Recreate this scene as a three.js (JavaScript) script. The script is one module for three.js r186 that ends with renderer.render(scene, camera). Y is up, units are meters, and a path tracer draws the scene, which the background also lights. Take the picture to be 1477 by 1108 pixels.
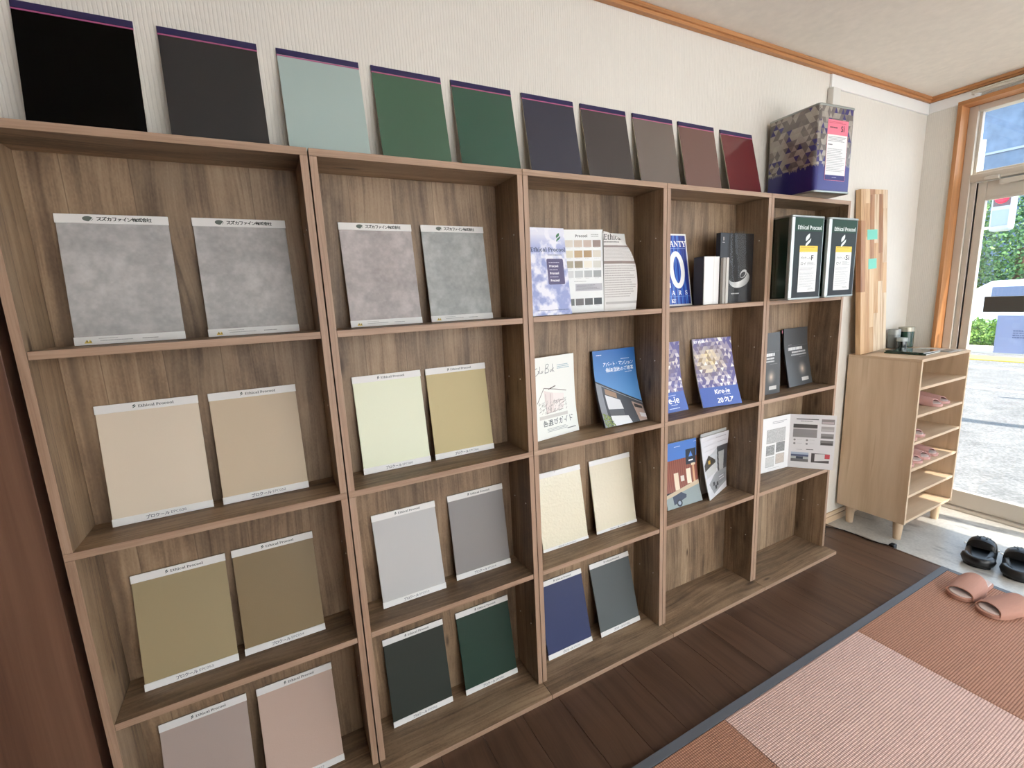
import * as THREE from 'three';
import { RoundedBoxGeometry } from 'three/addons/geometries/RoundedBoxGeometry.js';
import { mergeGeometries } from 'three/addons/utils/BufferGeometryUtils.js';

const scene = new THREE.Scene();
const renderer = new THREE.WebGLRenderer({ antialias: true });
renderer.toneMapping = THREE.LinearToneMapping;
renderer.toneMappingExposure = 1.9;
renderer.shadowMap.enabled = true;

// ---------------------------------------------------------------- camera
const camera = new THREE.PerspectiveCamera(2 * Math.atan(554 / 667.2421) * 180 / Math.PI, 1477 / 1108, 0.02, 300);
camera.rotation.order = 'YXZ';
camera.position.set(0.4614, 1.4195, 1.2964);
camera.rotation.set(-0.1795, -0.4767, -0.0479);
scene.add(camera);

// ---------------------------------------------------------------- sky and sun
{
  const w = 64, h = 64, d = new Float32Array(w * h * 4);
  for (let j = 0; j < h; j++) {
    const el = Math.max(0, ((j + 0.5) / h - 0.5) * 2), t = Math.pow(el, 0.5);
    for (let i = 0; i < w; i++) d.set([1.5 - 0.75 * t, 1.62 - 0.45 * t, 1.75 - 0.1 * t, 1], (j * w + i) * 4);
  }
  const t = new THREE.DataTexture(d, w, h, THREE.RGBAFormat, THREE.FloatType);
  t.mapping = THREE.EquirectangularReflectionMapping; t.magFilter = THREE.LinearFilter; t.needsUpdate = true;
  scene.background = t; scene.backgroundIntensity = 1.3;
}
const sun = new THREE.DirectionalLight(new THREE.Color(1, 0.94, 0.84), 9);
sun.position.set(4.3 + 0.2 * 12, 12, 0.6 + 0.8 * 12); sun.target.position.set(4.3, 0, 0.6);
sun.castShadow = true; sun.shadow.mapSize.set(2048, 2048);
Object.assign(sun.shadow.camera, { left: -16, right: 16, top: 16, bottom: -16, near: 0.5, far: 60 });
scene.add(sun, sun.target);

// ---------------------------------------------------------------- helpers
let seed = 7;
const rnd = () => { seed = (seed * 1664525 + 1013904223) >>> 0; return seed / 4294967296; };
const rr = (a, b) => a + (b - a) * rnd();
const hash = (x, y, s) => { let h = Math.imul(x | 0, 374761393) ^ Math.imul(y | 0, 668265263) ^ Math.imul(s | 0, 2147483647 - 9); h = Math.imul(h ^ (h >>> 13), 1274126177); return ((h ^ (h >>> 16)) >>> 0) / 4294967296; };
function pn(x, y, px, py, s) {                                     // value noise with periods px, py
  const x0 = Math.floor(x), y0 = Math.floor(y), fx = x - x0, fy = y - y0, u = fx * fx * (3 - 2 * fx), v = fy * fy * (3 - 2 * fy);
  const X0 = ((x0 % px) + px) % px, X1 = (X0 + 1) % px, Y0 = ((y0 % py) + py) % py, Y1 = (Y0 + 1) % py;
  const a = hash(X0, Y0, s), b = hash(X1, Y0, s), c = hash(X0, Y1, s), d = hash(X1, Y1, s);
  return a + (b - a) * u + (c - a) * v + (a - b - c + d) * u * v;
}
const fb = (x, y, px, py, s, o = 3) => { let v = 0, a = 0.5, n = 0; for (let i = 0; i < o; i++) { v += a * pn(x, y, px, py, s + i * 17); n += a; x *= 2; y *= 2; px *= 2; py *= 2; a *= 0.5; } return v / n; };
const names = new Map();
const numbered = (n) => { const k = names.get(n) ?? 0; names.set(n, k + 1); return k ? n + '_' + String(k).padStart(3, '0') : n; };
const shade = (o) => { o.castShadow = o.receiveShadow = true; return o; };
function obj(name, geo, mat, parent) {
  const g = Array.isArray(geo) ? mergeGeometries(geo.map((q) => (q.index ? q.toNonIndexed() : q))) : geo;
  const m = shade(new THREE.Mesh(g, mat));
  m.name = parent ? name : numbered(name); (parent ?? scene).add(m); return m;
}
function tag(o, label, category, group) { o.userData = { label, category }; if (group) o.userData.group = group; return o; }
function thing(name, label, category, [x, y, z] = [0, 0, 0], turn = 0, group) {
  const o = new THREE.Group(); o.name = numbered(name); scene.add(o); o.position.set(x, y, z); o.rotation.y = turn; return tag(o, label, category, group);
}
function struct(name, geo, mat, label) { const m = obj(name, geo, mat); m.userData = { kind: 'structure' }; if (label) m.userData.label = label; return m; }
function structGroup(name, label) { const g = new THREE.Group(); g.name = name; scene.add(g); g.userData = { kind: 'structure', label }; return g; }
// uv in metres by the face's direction; the grain axis runs along v
function mapUV(g, grain = 'y', ou = 0, ov = 0, su = 1, sv = 1) {
  if (g.index) g = g.toNonIndexed();
  const p = g.attributes.position, n = g.attributes.normal, uv = new Float32Array(p.count * 2);
  for (let t = 0; t < p.count; t += 3) {
    const a = [0, 0, 0]; for (let k = 0; k < 3; k++) { a[0] += n.getX(t + k); a[1] += n.getY(t + k); a[2] += n.getZ(t + k); }
    const ab = a.map(Math.abs), dom = ab.indexOf(Math.max(...ab)), ax = [0, 1, 2].filter((i) => i !== dom), gi = 'xyz'.indexOf(grain);
    let vi = ax.includes(gi) ? gi : ax[1], ui = ax.find((i) => i !== vi);
    for (let k = 0; k < 3; k++) { const q = [p.getX(t + k), p.getY(t + k), p.getZ(t + k)]; uv[(t + k) * 2] = (q[ui] + ou) / su; uv[(t + k) * 2 + 1] = (q[vi] + ov) / sv; }
  }
  g.setAttribute('uv', new THREE.BufferAttribute(uv, 2)); return g;
}
const at = (g, x, y, z) => { g.translate(x, y, z); return g; };
const rbox = (w, h, d, r = 0.0012) => new RoundedBoxGeometry(w, h, d, 1, Math.min(r, w / 2.01, h / 2.01, d / 2.01));
// box from corner to corner, softened edges, uv in metres
function bx(x0, x1, y0, y1, z0, z1, { r = 0.0012, grain = 'y', ou, ov, su = 1, sv = 1 } = {}) {
  const g = rbox(x1 - x0, y1 - y0, z1 - z0, r); g.translate((x0 + x1) / 2, (y0 + y1) / 2, (z0 + z1) / 2);
  return mapUV(g, grain, ou ?? rnd() * 3, ov ?? rnd() * 3, su, sv);
}
const sharp = (x0, x1, y0, y1, z0, z1, o = {}) => mapUV(at(new THREE.BoxGeometry(x1 - x0, y1 - y0, z1 - z0), (x0 + x1) / 2, (y0 + y1) / 2, (z0 + z1) / 2), o.grain ?? 'y', o.ou ?? 0, o.ov ?? 0, o.su ?? 1, o.sv ?? 1);
function facePlane(w, h, x, y, z) { return at(new THREE.PlaneGeometry(w, h), x, y, z); }
// thin printed card with thickness, picture on the front only
function sheet(w, h, t = 0.0012) {
  const f = at(new THREE.PlaneGeometry(w, h), 0, h / 2, 0).toNonIndexed();
  return f;
}
const S = (c, o = {}) => new THREE.MeshStandardMaterial({ color: c, roughness: 0.6, ...o });
const P = (c, o = {}) => new THREE.MeshPhysicalMaterial({ color: c, roughness: 0.5, ...o });

// ---------------------------------------------------------------- textures
function dataTex(w, h, fn, srgb = true) {
  const d = new Uint8Array(w * h * 4);
  for (let j = 0; j < h; j++) for (let i = 0; i < w; i++) { const c = fn((i + 0.5) / w, (j + 0.5) / h, i, j), k = (j * w + i) * 4; d[k] = Math.max(0, Math.min(255, c[0])); d[k + 1] = Math.max(0, Math.min(255, c[1])); d[k + 2] = Math.max(0, Math.min(255, c[2])); d[k + 3] = 255; }
  const t = new THREE.DataTexture(d, w, h); t.wrapS = t.wrapT = THREE.RepeatWrapping; t.magFilter = t.minFilter = THREE.LinearFilter;
  if (srgb) t.colorSpace = THREE.SRGBColorSpace; t.needsUpdate = true; return t;
}
const mix = (a, b, t) => a.map((v, i) => v + (b[i] - v) * t);
// wood: u across the grain, v along it
function woodTex(w, h, { base, dark, light, bands = 0, knots = 0, streak = 0.6, fine = 0.35, mottle = 0, s = 1, ax = 1, al = 2 }) {
  const kn = [...Array(knots)].map((_, i) => [hash(i, 1, s), hash(i, 2, s), 0.012 + 0.02 * hash(i, 3, s)]);
  return dataTex(w, h, (u, v) => {
    let uu = u, ring = 0;
    for (const [ku, kv, kr] of kn) {
      let du = u - ku, dv = v - kv; du -= Math.round(du); dv -= Math.round(dv);
      const q = (du * ax) ** 2 / (kr * kr) + (dv * al) ** 2 / (kr * kr * 14), e = Math.exp(-q);
      uu -= du * e * 0.9; ring = Math.max(ring, Math.exp(-q * 9));
    }
    const wob = (fb(u * 3, v * 4, 3, 4, s + 3, 2) - 0.5) * 0.06, x = uu + wob;
    const A = fb(x * 18, v * 3, 18, 3, s + 5, 3), B = pn(x * 150, v * 10, 150, 10, s + 9), C = pn(x * 380, v * 26, 380, 26, s + 13), D = fb(x * 7, v * 1.999, 7, 2, s + 21, 2);
    let t = streak * (A - 0.5) * 2 + fine * (B - 0.5) + fine * 0.6 * (C - 0.5) + (D - 0.5) * 0.9;
    if (mottle) t += mottle * (fb(u * 30, v * 26, 30, 26, s + 41, 3) - 0.5) * 1.4 + mottle * 0.5 * (pn(u * 420, v * 420, 420, 420, s + 45) - 0.5);
    let c = t > 0 ? mix(base, light, Math.min(1, t)) : mix(base, dark, Math.min(1, -t));
    const L = pn(x * 34, v * 2, 34, 2, s + 31); if (L > 0.83) c = mix(c, dark, (L - 0.83) * 5 * (0.4 + 0.6 * B));
    if (bands) { const b = Math.floor(u * bands), k = (hash(b, 4, s) - 0.5) * 0.22, fu = u * bands - b; c = c.map((q) => q * (1 + k)); if (fu < 0.012) c = mix(c, dark, 0.45); }
    if (ring > 0.02) c = mix(c, dark, Math.min(0.9, ring * 1.1));
    return c;
  });
}
const T = {};
T.oak = woodTex(1024, 1024, { base: [139, 115, 90], dark: [80, 62, 46], light: [174, 150, 121], bands: 8, knots: 9, s: 3, ax: 1, al: 2, streak: 0.42, fine: 0.6, mottle: 0.5 });
T.edge = woodTex(256, 512, { base: [170, 139, 115], dark: [138, 108, 86], light: [188, 160, 137], s: 40, streak: 0.5, fine: 0.6, ax: 0.25, al: 1 });
T.floor = woodTex(512, 1024, { base: [90, 66, 51], dark: [64, 45, 35], light: [108, 82, 66], s: 60, streak: 0.6, fine: 0.35, ax: 0.5, al: 1 });
T.pale = woodTex(512, 1024, { base: [206, 179, 148], dark: [182, 152, 120], light: [222, 198, 170], s: 80, streak: 0.5, fine: 0.2, ax: 0.5, al: 1 });
T.cedar = woodTex(256, 1024, { base: [186, 130, 82], dark: [150, 98, 58], light: [208, 154, 104], s: 90, streak: 0.5, fine: 0.35, ax: 0.2, al: 1 });
T.brown = woodTex(512, 1024, { base: [112, 80, 62], dark: [78, 52, 40], light: [132, 98, 78], s: 120, streak: 0.7, fine: 0.3, ax: 0.5, al: 2 });
T.acacia = woodTex(256, 512, { base: [222, 198, 166], dark: [172, 134, 98], light: [238, 220, 192], s: 140, streak: 0.7, fine: 0.3, ax: 0.25, al: 0.5 });
// wallpaper: fine upright cords, uv one metre
const cord = (u, v, n) => { const x = u * 110 + (pn(u * 30, v * 40, 30, 40, 200) - 0.5) * 0.16; const f = x - Math.floor(x), k = hash(Math.floor(x), 0, 201); return (f < 0.28 ? 0.25 : 0.75 + 0.25 * k) * (0.8 + 0.4 * pn(u * 220, v * 60, 220, 60, 203)); };
T.wall = dataTex(1024, 512, (u, v) => { const k = cord(u, v); const q = 0.965 + 0.04 * k + 0.02 * (fb(u * 6, v * 6, 6, 6, 210) - 0.5); return [226 * q, 220 * q, 210 * q]; });
T.wallBump = dataTex(1024, 512, (u, v) => { const k = cord(u, v) * 200; return [k, k, k]; }, false);
T.ceil = dataTex(512, 512, (u, v) => { const q = 0.97 + 0.05 * fb(u * 40, v * 40, 40, 40, 220, 3); return [226 * q, 218 * q, 206 * q]; });
T.ceilBump = dataTex(512, 512, (u, v) => { const k = 255 * fb(u * 48, v * 48, 48, 48, 221, 4); return [k, k, k]; }, false);
// tatami weave: ribs along v, knots across; uv 0.12 m
const weave = (u, v) => { const fu = u * 16 % 1, fv = v * 16 % 1; return Math.sin(Math.PI * fu) ** 0.6 * (0.15 + 0.85 * Math.sin(Math.PI * fv) ** 0.6); };
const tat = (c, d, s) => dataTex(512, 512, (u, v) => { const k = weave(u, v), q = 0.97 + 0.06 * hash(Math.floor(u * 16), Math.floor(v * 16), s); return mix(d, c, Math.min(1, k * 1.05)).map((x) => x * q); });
T.tatLitTone = tat([242, 210, 198], [168, 128, 114], 230);  // paler mat: light caught by the turned weave, painted into its colour
T.tatShadeTone = tat([202, 150, 122], [126, 82, 62], 231);  // deeper mat: the other weave direction, its shade painted into the colour
T.tatBump = dataTex(256, 256, (u, v) => { const k = 255 * weave(u, v); return [k, k, k]; }, false);
T.stone = dataTex(512, 512, (u, v) => { const a = fb(u * 7, v * 7, 7, 7, 240, 4), b = pn(u * 120, v * 120, 120, 120, 241), c = fb(u * 22, v * 9, 22, 9, 242, 3); const q = 0.78 + 0.22 * a + 0.08 * (b - 0.5) - (c > 0.66 ? (c - 0.66) * 0.9 : 0); return [206 * q, 202 * q, 194 * q]; });
T.road = dataTex(512, 512, (u, v) => { const a = pn(u * 130, v * 130, 130, 130, 250), b = fb(u * 8, v * 8, 8, 8, 251, 4), q = 0.62 + 0.3 * a + 0.25 * (b - 0.5); return [124 * q, 122 * q, 119 * q]; });
T.plaster = dataTex(512, 512, (u, v) => { const a = fb(u * 6, v * 6, 6, 6, 260, 5), b = fb(u * 20, v * 20, 20, 20, 261, 3); const q = 0.88 + 0.2 * (a - 0.5) + 0.12 * (b - 0.5); return [204 * q, 201 * q, 198 * q]; });
T.speck = dataTex(256, 256, (u, v) => { const k = 255 * fb(u * 90, v * 90, 90, 90, 270, 2); return [k, k, k]; }, false);
T.stucco = dataTex(512, 512, (u, v) => { const k = fb(u * 26, v * 26, 26, 26, 280, 3), q = 255 * Math.min(1, Math.max(0, (k - 0.35) * 3)); return [q, q, q]; }, false);

const M = {
  oak: P(0xffffff, { map: T.oak, roughness: 0.52, bumpMap: T.oak, bumpScale: 0.0003 }),
  edge: S(0xffffff, { map: T.edge, roughness: 0.5 }),
  floor: P(0xffffff, { map: T.floor, roughness: 0.36 }),
  pale: S(0xffffff, { map: T.pale, roughness: 0.55 }),
  cedar: S(0xffffff, { map: T.cedar, roughness: 0.45 }),
  brown: P(0xffffff, { map: T.brown, roughness: 0.42 }),
  wall: S(0xffffff, { map: T.wall, bumpMap: T.wallBump, bumpScale: 0.001, roughness: 0.85 }),
  ceil: S(0xffffff, { map: T.ceil, bumpMap: T.ceilBump, bumpScale: 0.0009, roughness: 0.9 }),
  stone: P(0xffffff, { map: T.stone, roughness: 0.3 }),
  road: S(0xffffff, { map: T.road, roughness: 0.9 }),
  white: S(0xecebe8, { roughness: 0.45 }),
  offWhite: S(0xdcd8d0, { roughness: 0.6 }),
  alu: P(0xcdc5b8, { roughness: 0.42, metalness: 0.15 }),
  darkLine: S(0x1c1b1a, { roughness: 0.7 }),
  glass: P(0xffffff, { transmission: 1, thickness: 0, roughness: 0, ior: 1.5 }),
  frosted: P(0xffffff, { transmission: 0.88, thickness: 0, roughness: 1, ior: 1.3 }),
  black: S(0x0e0e10, { roughness: 0.4 }),
  steel: P(0xa6aaa6, { metalness: 0.9, roughness: 0.3 }),
  navyTrim: S(0x62666c, { roughness: 0.55 }),
  paper: S(0xe9e8e4, { roughness: 0.55 }),
  pages: S(0xd8d5cd, { roughness: 0.8 }),
};

// ---------------------------------------------------------------- lettering
const GL = { // strokes on a 10 x 10 grid, two digits a point, y down
  'ス': '11 81 65 19,55 89', 'ズ': '11 71 55 09,45 79,70 81,90 91', 'カ': '13 83 79 59,41 37 19', 'フ': '11 81 68 39', 'ァ': '24 84 66,56 39', 'イ': '80 46 15,54 59', 'ン': '12 33,19 58 93',
  '株': '03 43,20 29,23 06,23 46,61 53,53 93,73 79,45 95,74 59,74 99', '式': '02 92,61 68 99 97,14 54,34 38,08 58,80 91', '会': '50 04,50 94,33 63,15 85,46 29 79,67 89', '社': '10 21,03 43 07,24 29,53 93,71 79,49 99',
  'プ': '12 72 59 29,80 90 91 81 80', 'ロ': '12 82 88 18 12', 'ク': '40 15,32 82 67 29', 'ー': '15 85', 'ル': '31 36 09,61 69 95',
  '色': '30 14,22 62 54,14 84 86 16 14 19 89 97,44 46', '選': '11 22,05 25 27 09 99,31 51 53 33 34 54,61 81 83 63 64 84,36 96,45 47,75 77,47 38,77 88', 'び': '12 42 25 28 59 77 62 85,71 82,90 91', 'ガ': '13 73 69 49,41 37 19,80 81,90 91', 'ド': '30 39,34 76,60 71,80 91',
  'ア': '11 81 55,44 42,44 19', 'パ': '32 09,52 99,80 90 91 81 80', 'ト': '30 39,34 86', '・': '44 55', 'マ': '11 91 46,35 69', 'シ': '11 32,04 25,19 59 93', 'ョ': '24 74 79 29,27 77',
  '修': '20 05,13 19,32 37,50 34,52 82 46,53 97,85 46,87 48,99 39', '繕': '20 04 24 07 37,27 29,16 09,62 53,42 92,44 94,46 96,73 76,57 87 89 59 57', '塗': '11 22,04 15,29 18,60 33,60 95,44 84,62 67,37 97,68 69,19 99', '装': '12 13,20 24,05 24,42 92,61 64,44 84,05 95,45 09,57 99,36 39 59', 'の': '52 39 17 34 62 85 87 69', 'ご': '22 62 54,16 27 78,71 82,90 91', '提': '20 28 07,03 43,06 45,51 81 84 54 51,53 83,45 95,75 79,58 99,54 49', '案': '12 11 81 82,50 51,22 82,43 25 75,63 34,06 96,56 59,56 19,56 89',
};
function glyphs(c, s, x, y, size, lw, color, track = 1.02) {
  c.strokeStyle = color; c.fillStyle = color; c.lineWidth = lw; c.lineJoin = c.lineCap = 'round';
  for (const ch of s) {
    const g = GL[ch];
    if (g) { for (const pl of g.split(',')) { c.beginPath(); pl.split(' ').forEach((q, i) => { const px = x + (+q[0] + 0.5) / 10 * size, py = y + (+q[1] + 0.5) / 10 * size; i ? c.lineTo(px, py) : c.moveTo(px, py); }); c.stroke(); } x += size * track; }
    else { c.font = Math.round(size) + 'px sans-serif'; c.textBaseline = 'alphabetic'; c.fillText(ch, x, y + size * 0.88); x += c.measureText(ch).width + 0.5; }
  }
  return x;
}
function canvasTex(w, h, draw) {
  const cv = document.createElement('canvas'); cv.width = w; cv.height = h; const c = cv.getContext('2d'); draw(c, w, h);
  const t = new THREE.CanvasTexture(cv); t.colorSpace = THREE.SRGBColorSpace; t.magFilter = THREE.LinearFilter; return t;
}
const fillR = (c, col, x, y, w, h) => { c.fillStyle = col; c.fillRect(x, y, w, h); };
const txt = (c, s, x, y, px, col, font = 'sans-serif', style = '', align = 'left') => { c.fillStyle = col; c.font = `${style} ${px}px ${font}`.trim(); c.textAlign = align; c.textBaseline = 'alphabetic'; c.fillText(s, x, y); c.textAlign = 'left'; };
const poly = (c, col, pts) => { c.fillStyle = col; c.beginPath(); pts.forEach(([x, y], i) => (i ? c.lineTo(x, y) : c.moveTo(x, y))); c.closePath(); c.fill(); };
const line = (c, col, lw, pts) => { c.strokeStyle = col; c.lineWidth = lw; c.beginPath(); pts.forEach(([x, y], i) => (i ? c.lineTo(x, y) : c.moveTo(x, y))); c.stroke(); };
const tiny = (c, x, y, w, h, n, col, s = 1) => { for (let i = 0; i < n; i++) { const yy = y + h * i / n; let xx = x; while (xx < x + w * (0.7 + 0.3 * hash(i, 7, s))) { const ww = 2 + 9 * hash(Math.round(xx), i, s); fillR(c, col, xx, yy, ww, Math.max(1, h / n * 0.42)); xx += ww + 2; } } };
function leaf(c, x, y, s, col) { // two-leaf mark
  c.fillStyle = col; c.beginPath(); c.moveTo(x + s * 0.75, y); c.bezierCurveTo(x + s * 0.9, y + s * 0.45, x + s * 0.5, y + s * 0.55, x + s * 0.25, y + s * 0.7); c.bezierCurveTo(x + s * 0.1, y + s * 0.35, x + s * 0.4, y + s * 0.15, x + s * 0.75, y); c.fill();
  c.beginPath(); c.moveTo(x + s * 0.95, y + s * 0.42); c.bezierCurveTo(x + s * 1.02, y + s * 0.85, x + s * 0.5, y + s * 0.9, x + s * 0.22, y + s * 1.25); c.bezierCurveTo(x + s * 0.1, y + s * 0.8, x + s * 0.6, y + s * 0.72, x + s * 0.95, y + s * 0.42); c.fill();
}

// ================================================================ the room
const ZW = -0.175, XR = 4.08, XL = -1.3, ZF = 3.2, YC = 2.468, GY = -0.02, ZG0 = -0.01, ZG1 = 3.12;
struct('wall_back', sharp(XL - 0.15, XR + 0.15, -0.2, YC + 0.1, ZW - 0.15, ZW), M.wall, 'cream wallpaper with fine upright cords behind the bookcases');
struct('wall_left', sharp(XL - 0.15, XL, -0.2, YC + 0.1, ZW, ZF, { su: 0.5, sv: 2 }), M.brown);  // unseen wall, given dark wood to cut fill light from the left
const WX0 = 0.45, WX1 = 3.95, WY0 = 0.35, WY1 = 2.36;               // wide window opposite the bookcases
struct('wall_front', [sharp(XL - 0.15, WX0, -0.2, YC + 0.1, ZF, ZF + 0.15), sharp(WX1, XR + 0.15, -0.2, YC + 0.1, ZF, ZF + 0.15), sharp(WX0, WX1, -0.2, WY0, ZF, ZF + 0.15), sharp(WX0, WX1, WY1, YC + 0.1, ZF, ZF + 0.15)], M.wall);
{
  const w = structGroup('window_2', 'wide unseen window with added frosting opposite the bookcases'), xm = (WX0 + WX1) / 2;
  const f = (x0, x1, y0, y1) => obj('frame_rail', bx(x0, x1, y0, y1, ZF + 0.05, ZF + 0.1, { r: 0.003 }), M.alu, w);
  f(WX0, WX0 + 0.05, WY0, WY1); f(WX1 - 0.05, WX1, WY0, WY1); f(xm - 0.025, xm + 0.025, WY0 + 0.05, WY1 - 0.05); f(WX0 + 0.05, WX1 - 0.05, WY0, WY0 + 0.05); f(WX0 + 0.05, WX1 - 0.05, WY1 - 0.05, WY1);
  for (const [a, b] of [[WX0 + 0.04, xm - 0.015], [xm + 0.015, WX1 - 0.04]]) obj('frosted_pane', sharp(a, b, WY0 + 0.04, WY1 - 0.04, ZF + 0.072, ZF + 0.077), M.frosted, w);  // frosting added to spread the sun into soft frontal light
}
struct('wall_right', [sharp(XR, XR + 0.15, -0.2, YC + 0.1, ZW, -0.026), sharp(XR, XR + 0.15, 2.394, YC + 0.1, -0.026, ZG1 + 0.02), sharp(XR, XR + 0.15, -0.2, YC + 0.1, ZG1 + 0.02, ZF), sharp(XR, XR + 0.15, -0.2, GY - 0.002, -0.026, ZG1 + 0.02)], M.wall, 'plain wall around the glazed entrance');
struct('ceiling', sharp(XL - 0.15, XR + 0.15, YC, YC + 0.12, ZW - 0.15, ZF + 0.15), M.ceil, 'cream textured ceiling');
const XE = 3.3;                                                   // edge of the raised wooden floor
{
  const f = structGroup('floor', 'dark brown wooden floorboards beside the bookcases');
  obj('subfloor', sharp(XL, XE - 0.004, -0.12, -0.011, ZW, ZF), M.darkLine, f);
  const n = 31, w = (XE - XL) / n;
  for (let i = 0; i < n; i++) obj('plank', bx(XL + i * w + 0.0004, XL + (i + 1) * w - 0.0004, -0.012, 0, ZW, ZF, { r: 0.001, grain: 'z', su: 0.5, sv: 1 }), M.floor, f);
  obj('nosing', bx(XE, XE + 0.012, -0.0195, 0.001, 0.0, ZF, { grain: 'z', su: 0.5 }), M.floor, f);
}
struct('floor_entry', sharp(XE - 0.003, XR + 0.16, -0.15, GY, ZW, ZF, { su: 0.9, sv: 0.9 }), M.stone, 'pale stone entrance floor');
{ // narrow wooden cornice
  const prof = (len) => [bx(0, len, 2.44, YC, 0, 0.022, { grain: 'x', su: 0.2, r: 0.002 }), bx(0, len, 2.452, YC, 0.02, 0.03, { grain: 'x', su: 0.2, r: 0.002 })];
  const a = struct('trim_1', prof(XR - XL), M.cedar, 'narrow wooden cornice along the wallpapered wall'); a.position.set(XL, 0, ZW);
  const b = struct('trim_2', prof(ZF - ZW), M.cedar, 'narrow wooden cornice above the entrance'); b.rotation.y = -Math.PI / 2; b.position.set(XR, 0, ZW);
  struct('trim_3', [bx(3.068, XR, 2.379, 2.439, ZW, ZW + 0.011)], M.white, 'white cable trunking under the cornice');
  struct('trim_4', [bx(XR - 0.011, XR, 2.385, 2.439, ZW + 0.012, 0.06)], M.white);
  const c = tag(obj('cable_cover', [bx(3.052, 3.118, 2.05, 2.372, ZW + 0.001, ZW + 0.03, { r: 0.004 })], M.offWhite), 'short upright white cable cover on wall behind the patterned tin', 'cable cover');
  struct('baseboard_back', [bx(3.005, XR, GY, 0.018, ZW, ZW + 0.011, { grain: 'x', su: 0.5 }), bx(3.005, XR, 0.022, 0.046, ZW, ZW + 0.009, { grain: 'x', su: 0.5 })], M.pale, 'pale wooden baseboard beside the bookcases');
  const cr = thing('curtain_rail', 'pale metal curtain rail above the glazed entrance', 'curtain rail', [XR - 0.03, 2.415, 0.03]);
  obj('track', [bx(-0.006, 0.018, -0.004, 0.014, 0, 2.5), bx(-0.02, -0.006, 0.008, 0.014, 0, 2.5)], M.alu, cr);
  for (const z of [0.012, 0.3, 1.2, 2.1]) obj('bracket', bx(-0.004, 0.029, -0.008, 0.018, z, z + 0.02), M.white, cr);
}
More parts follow.
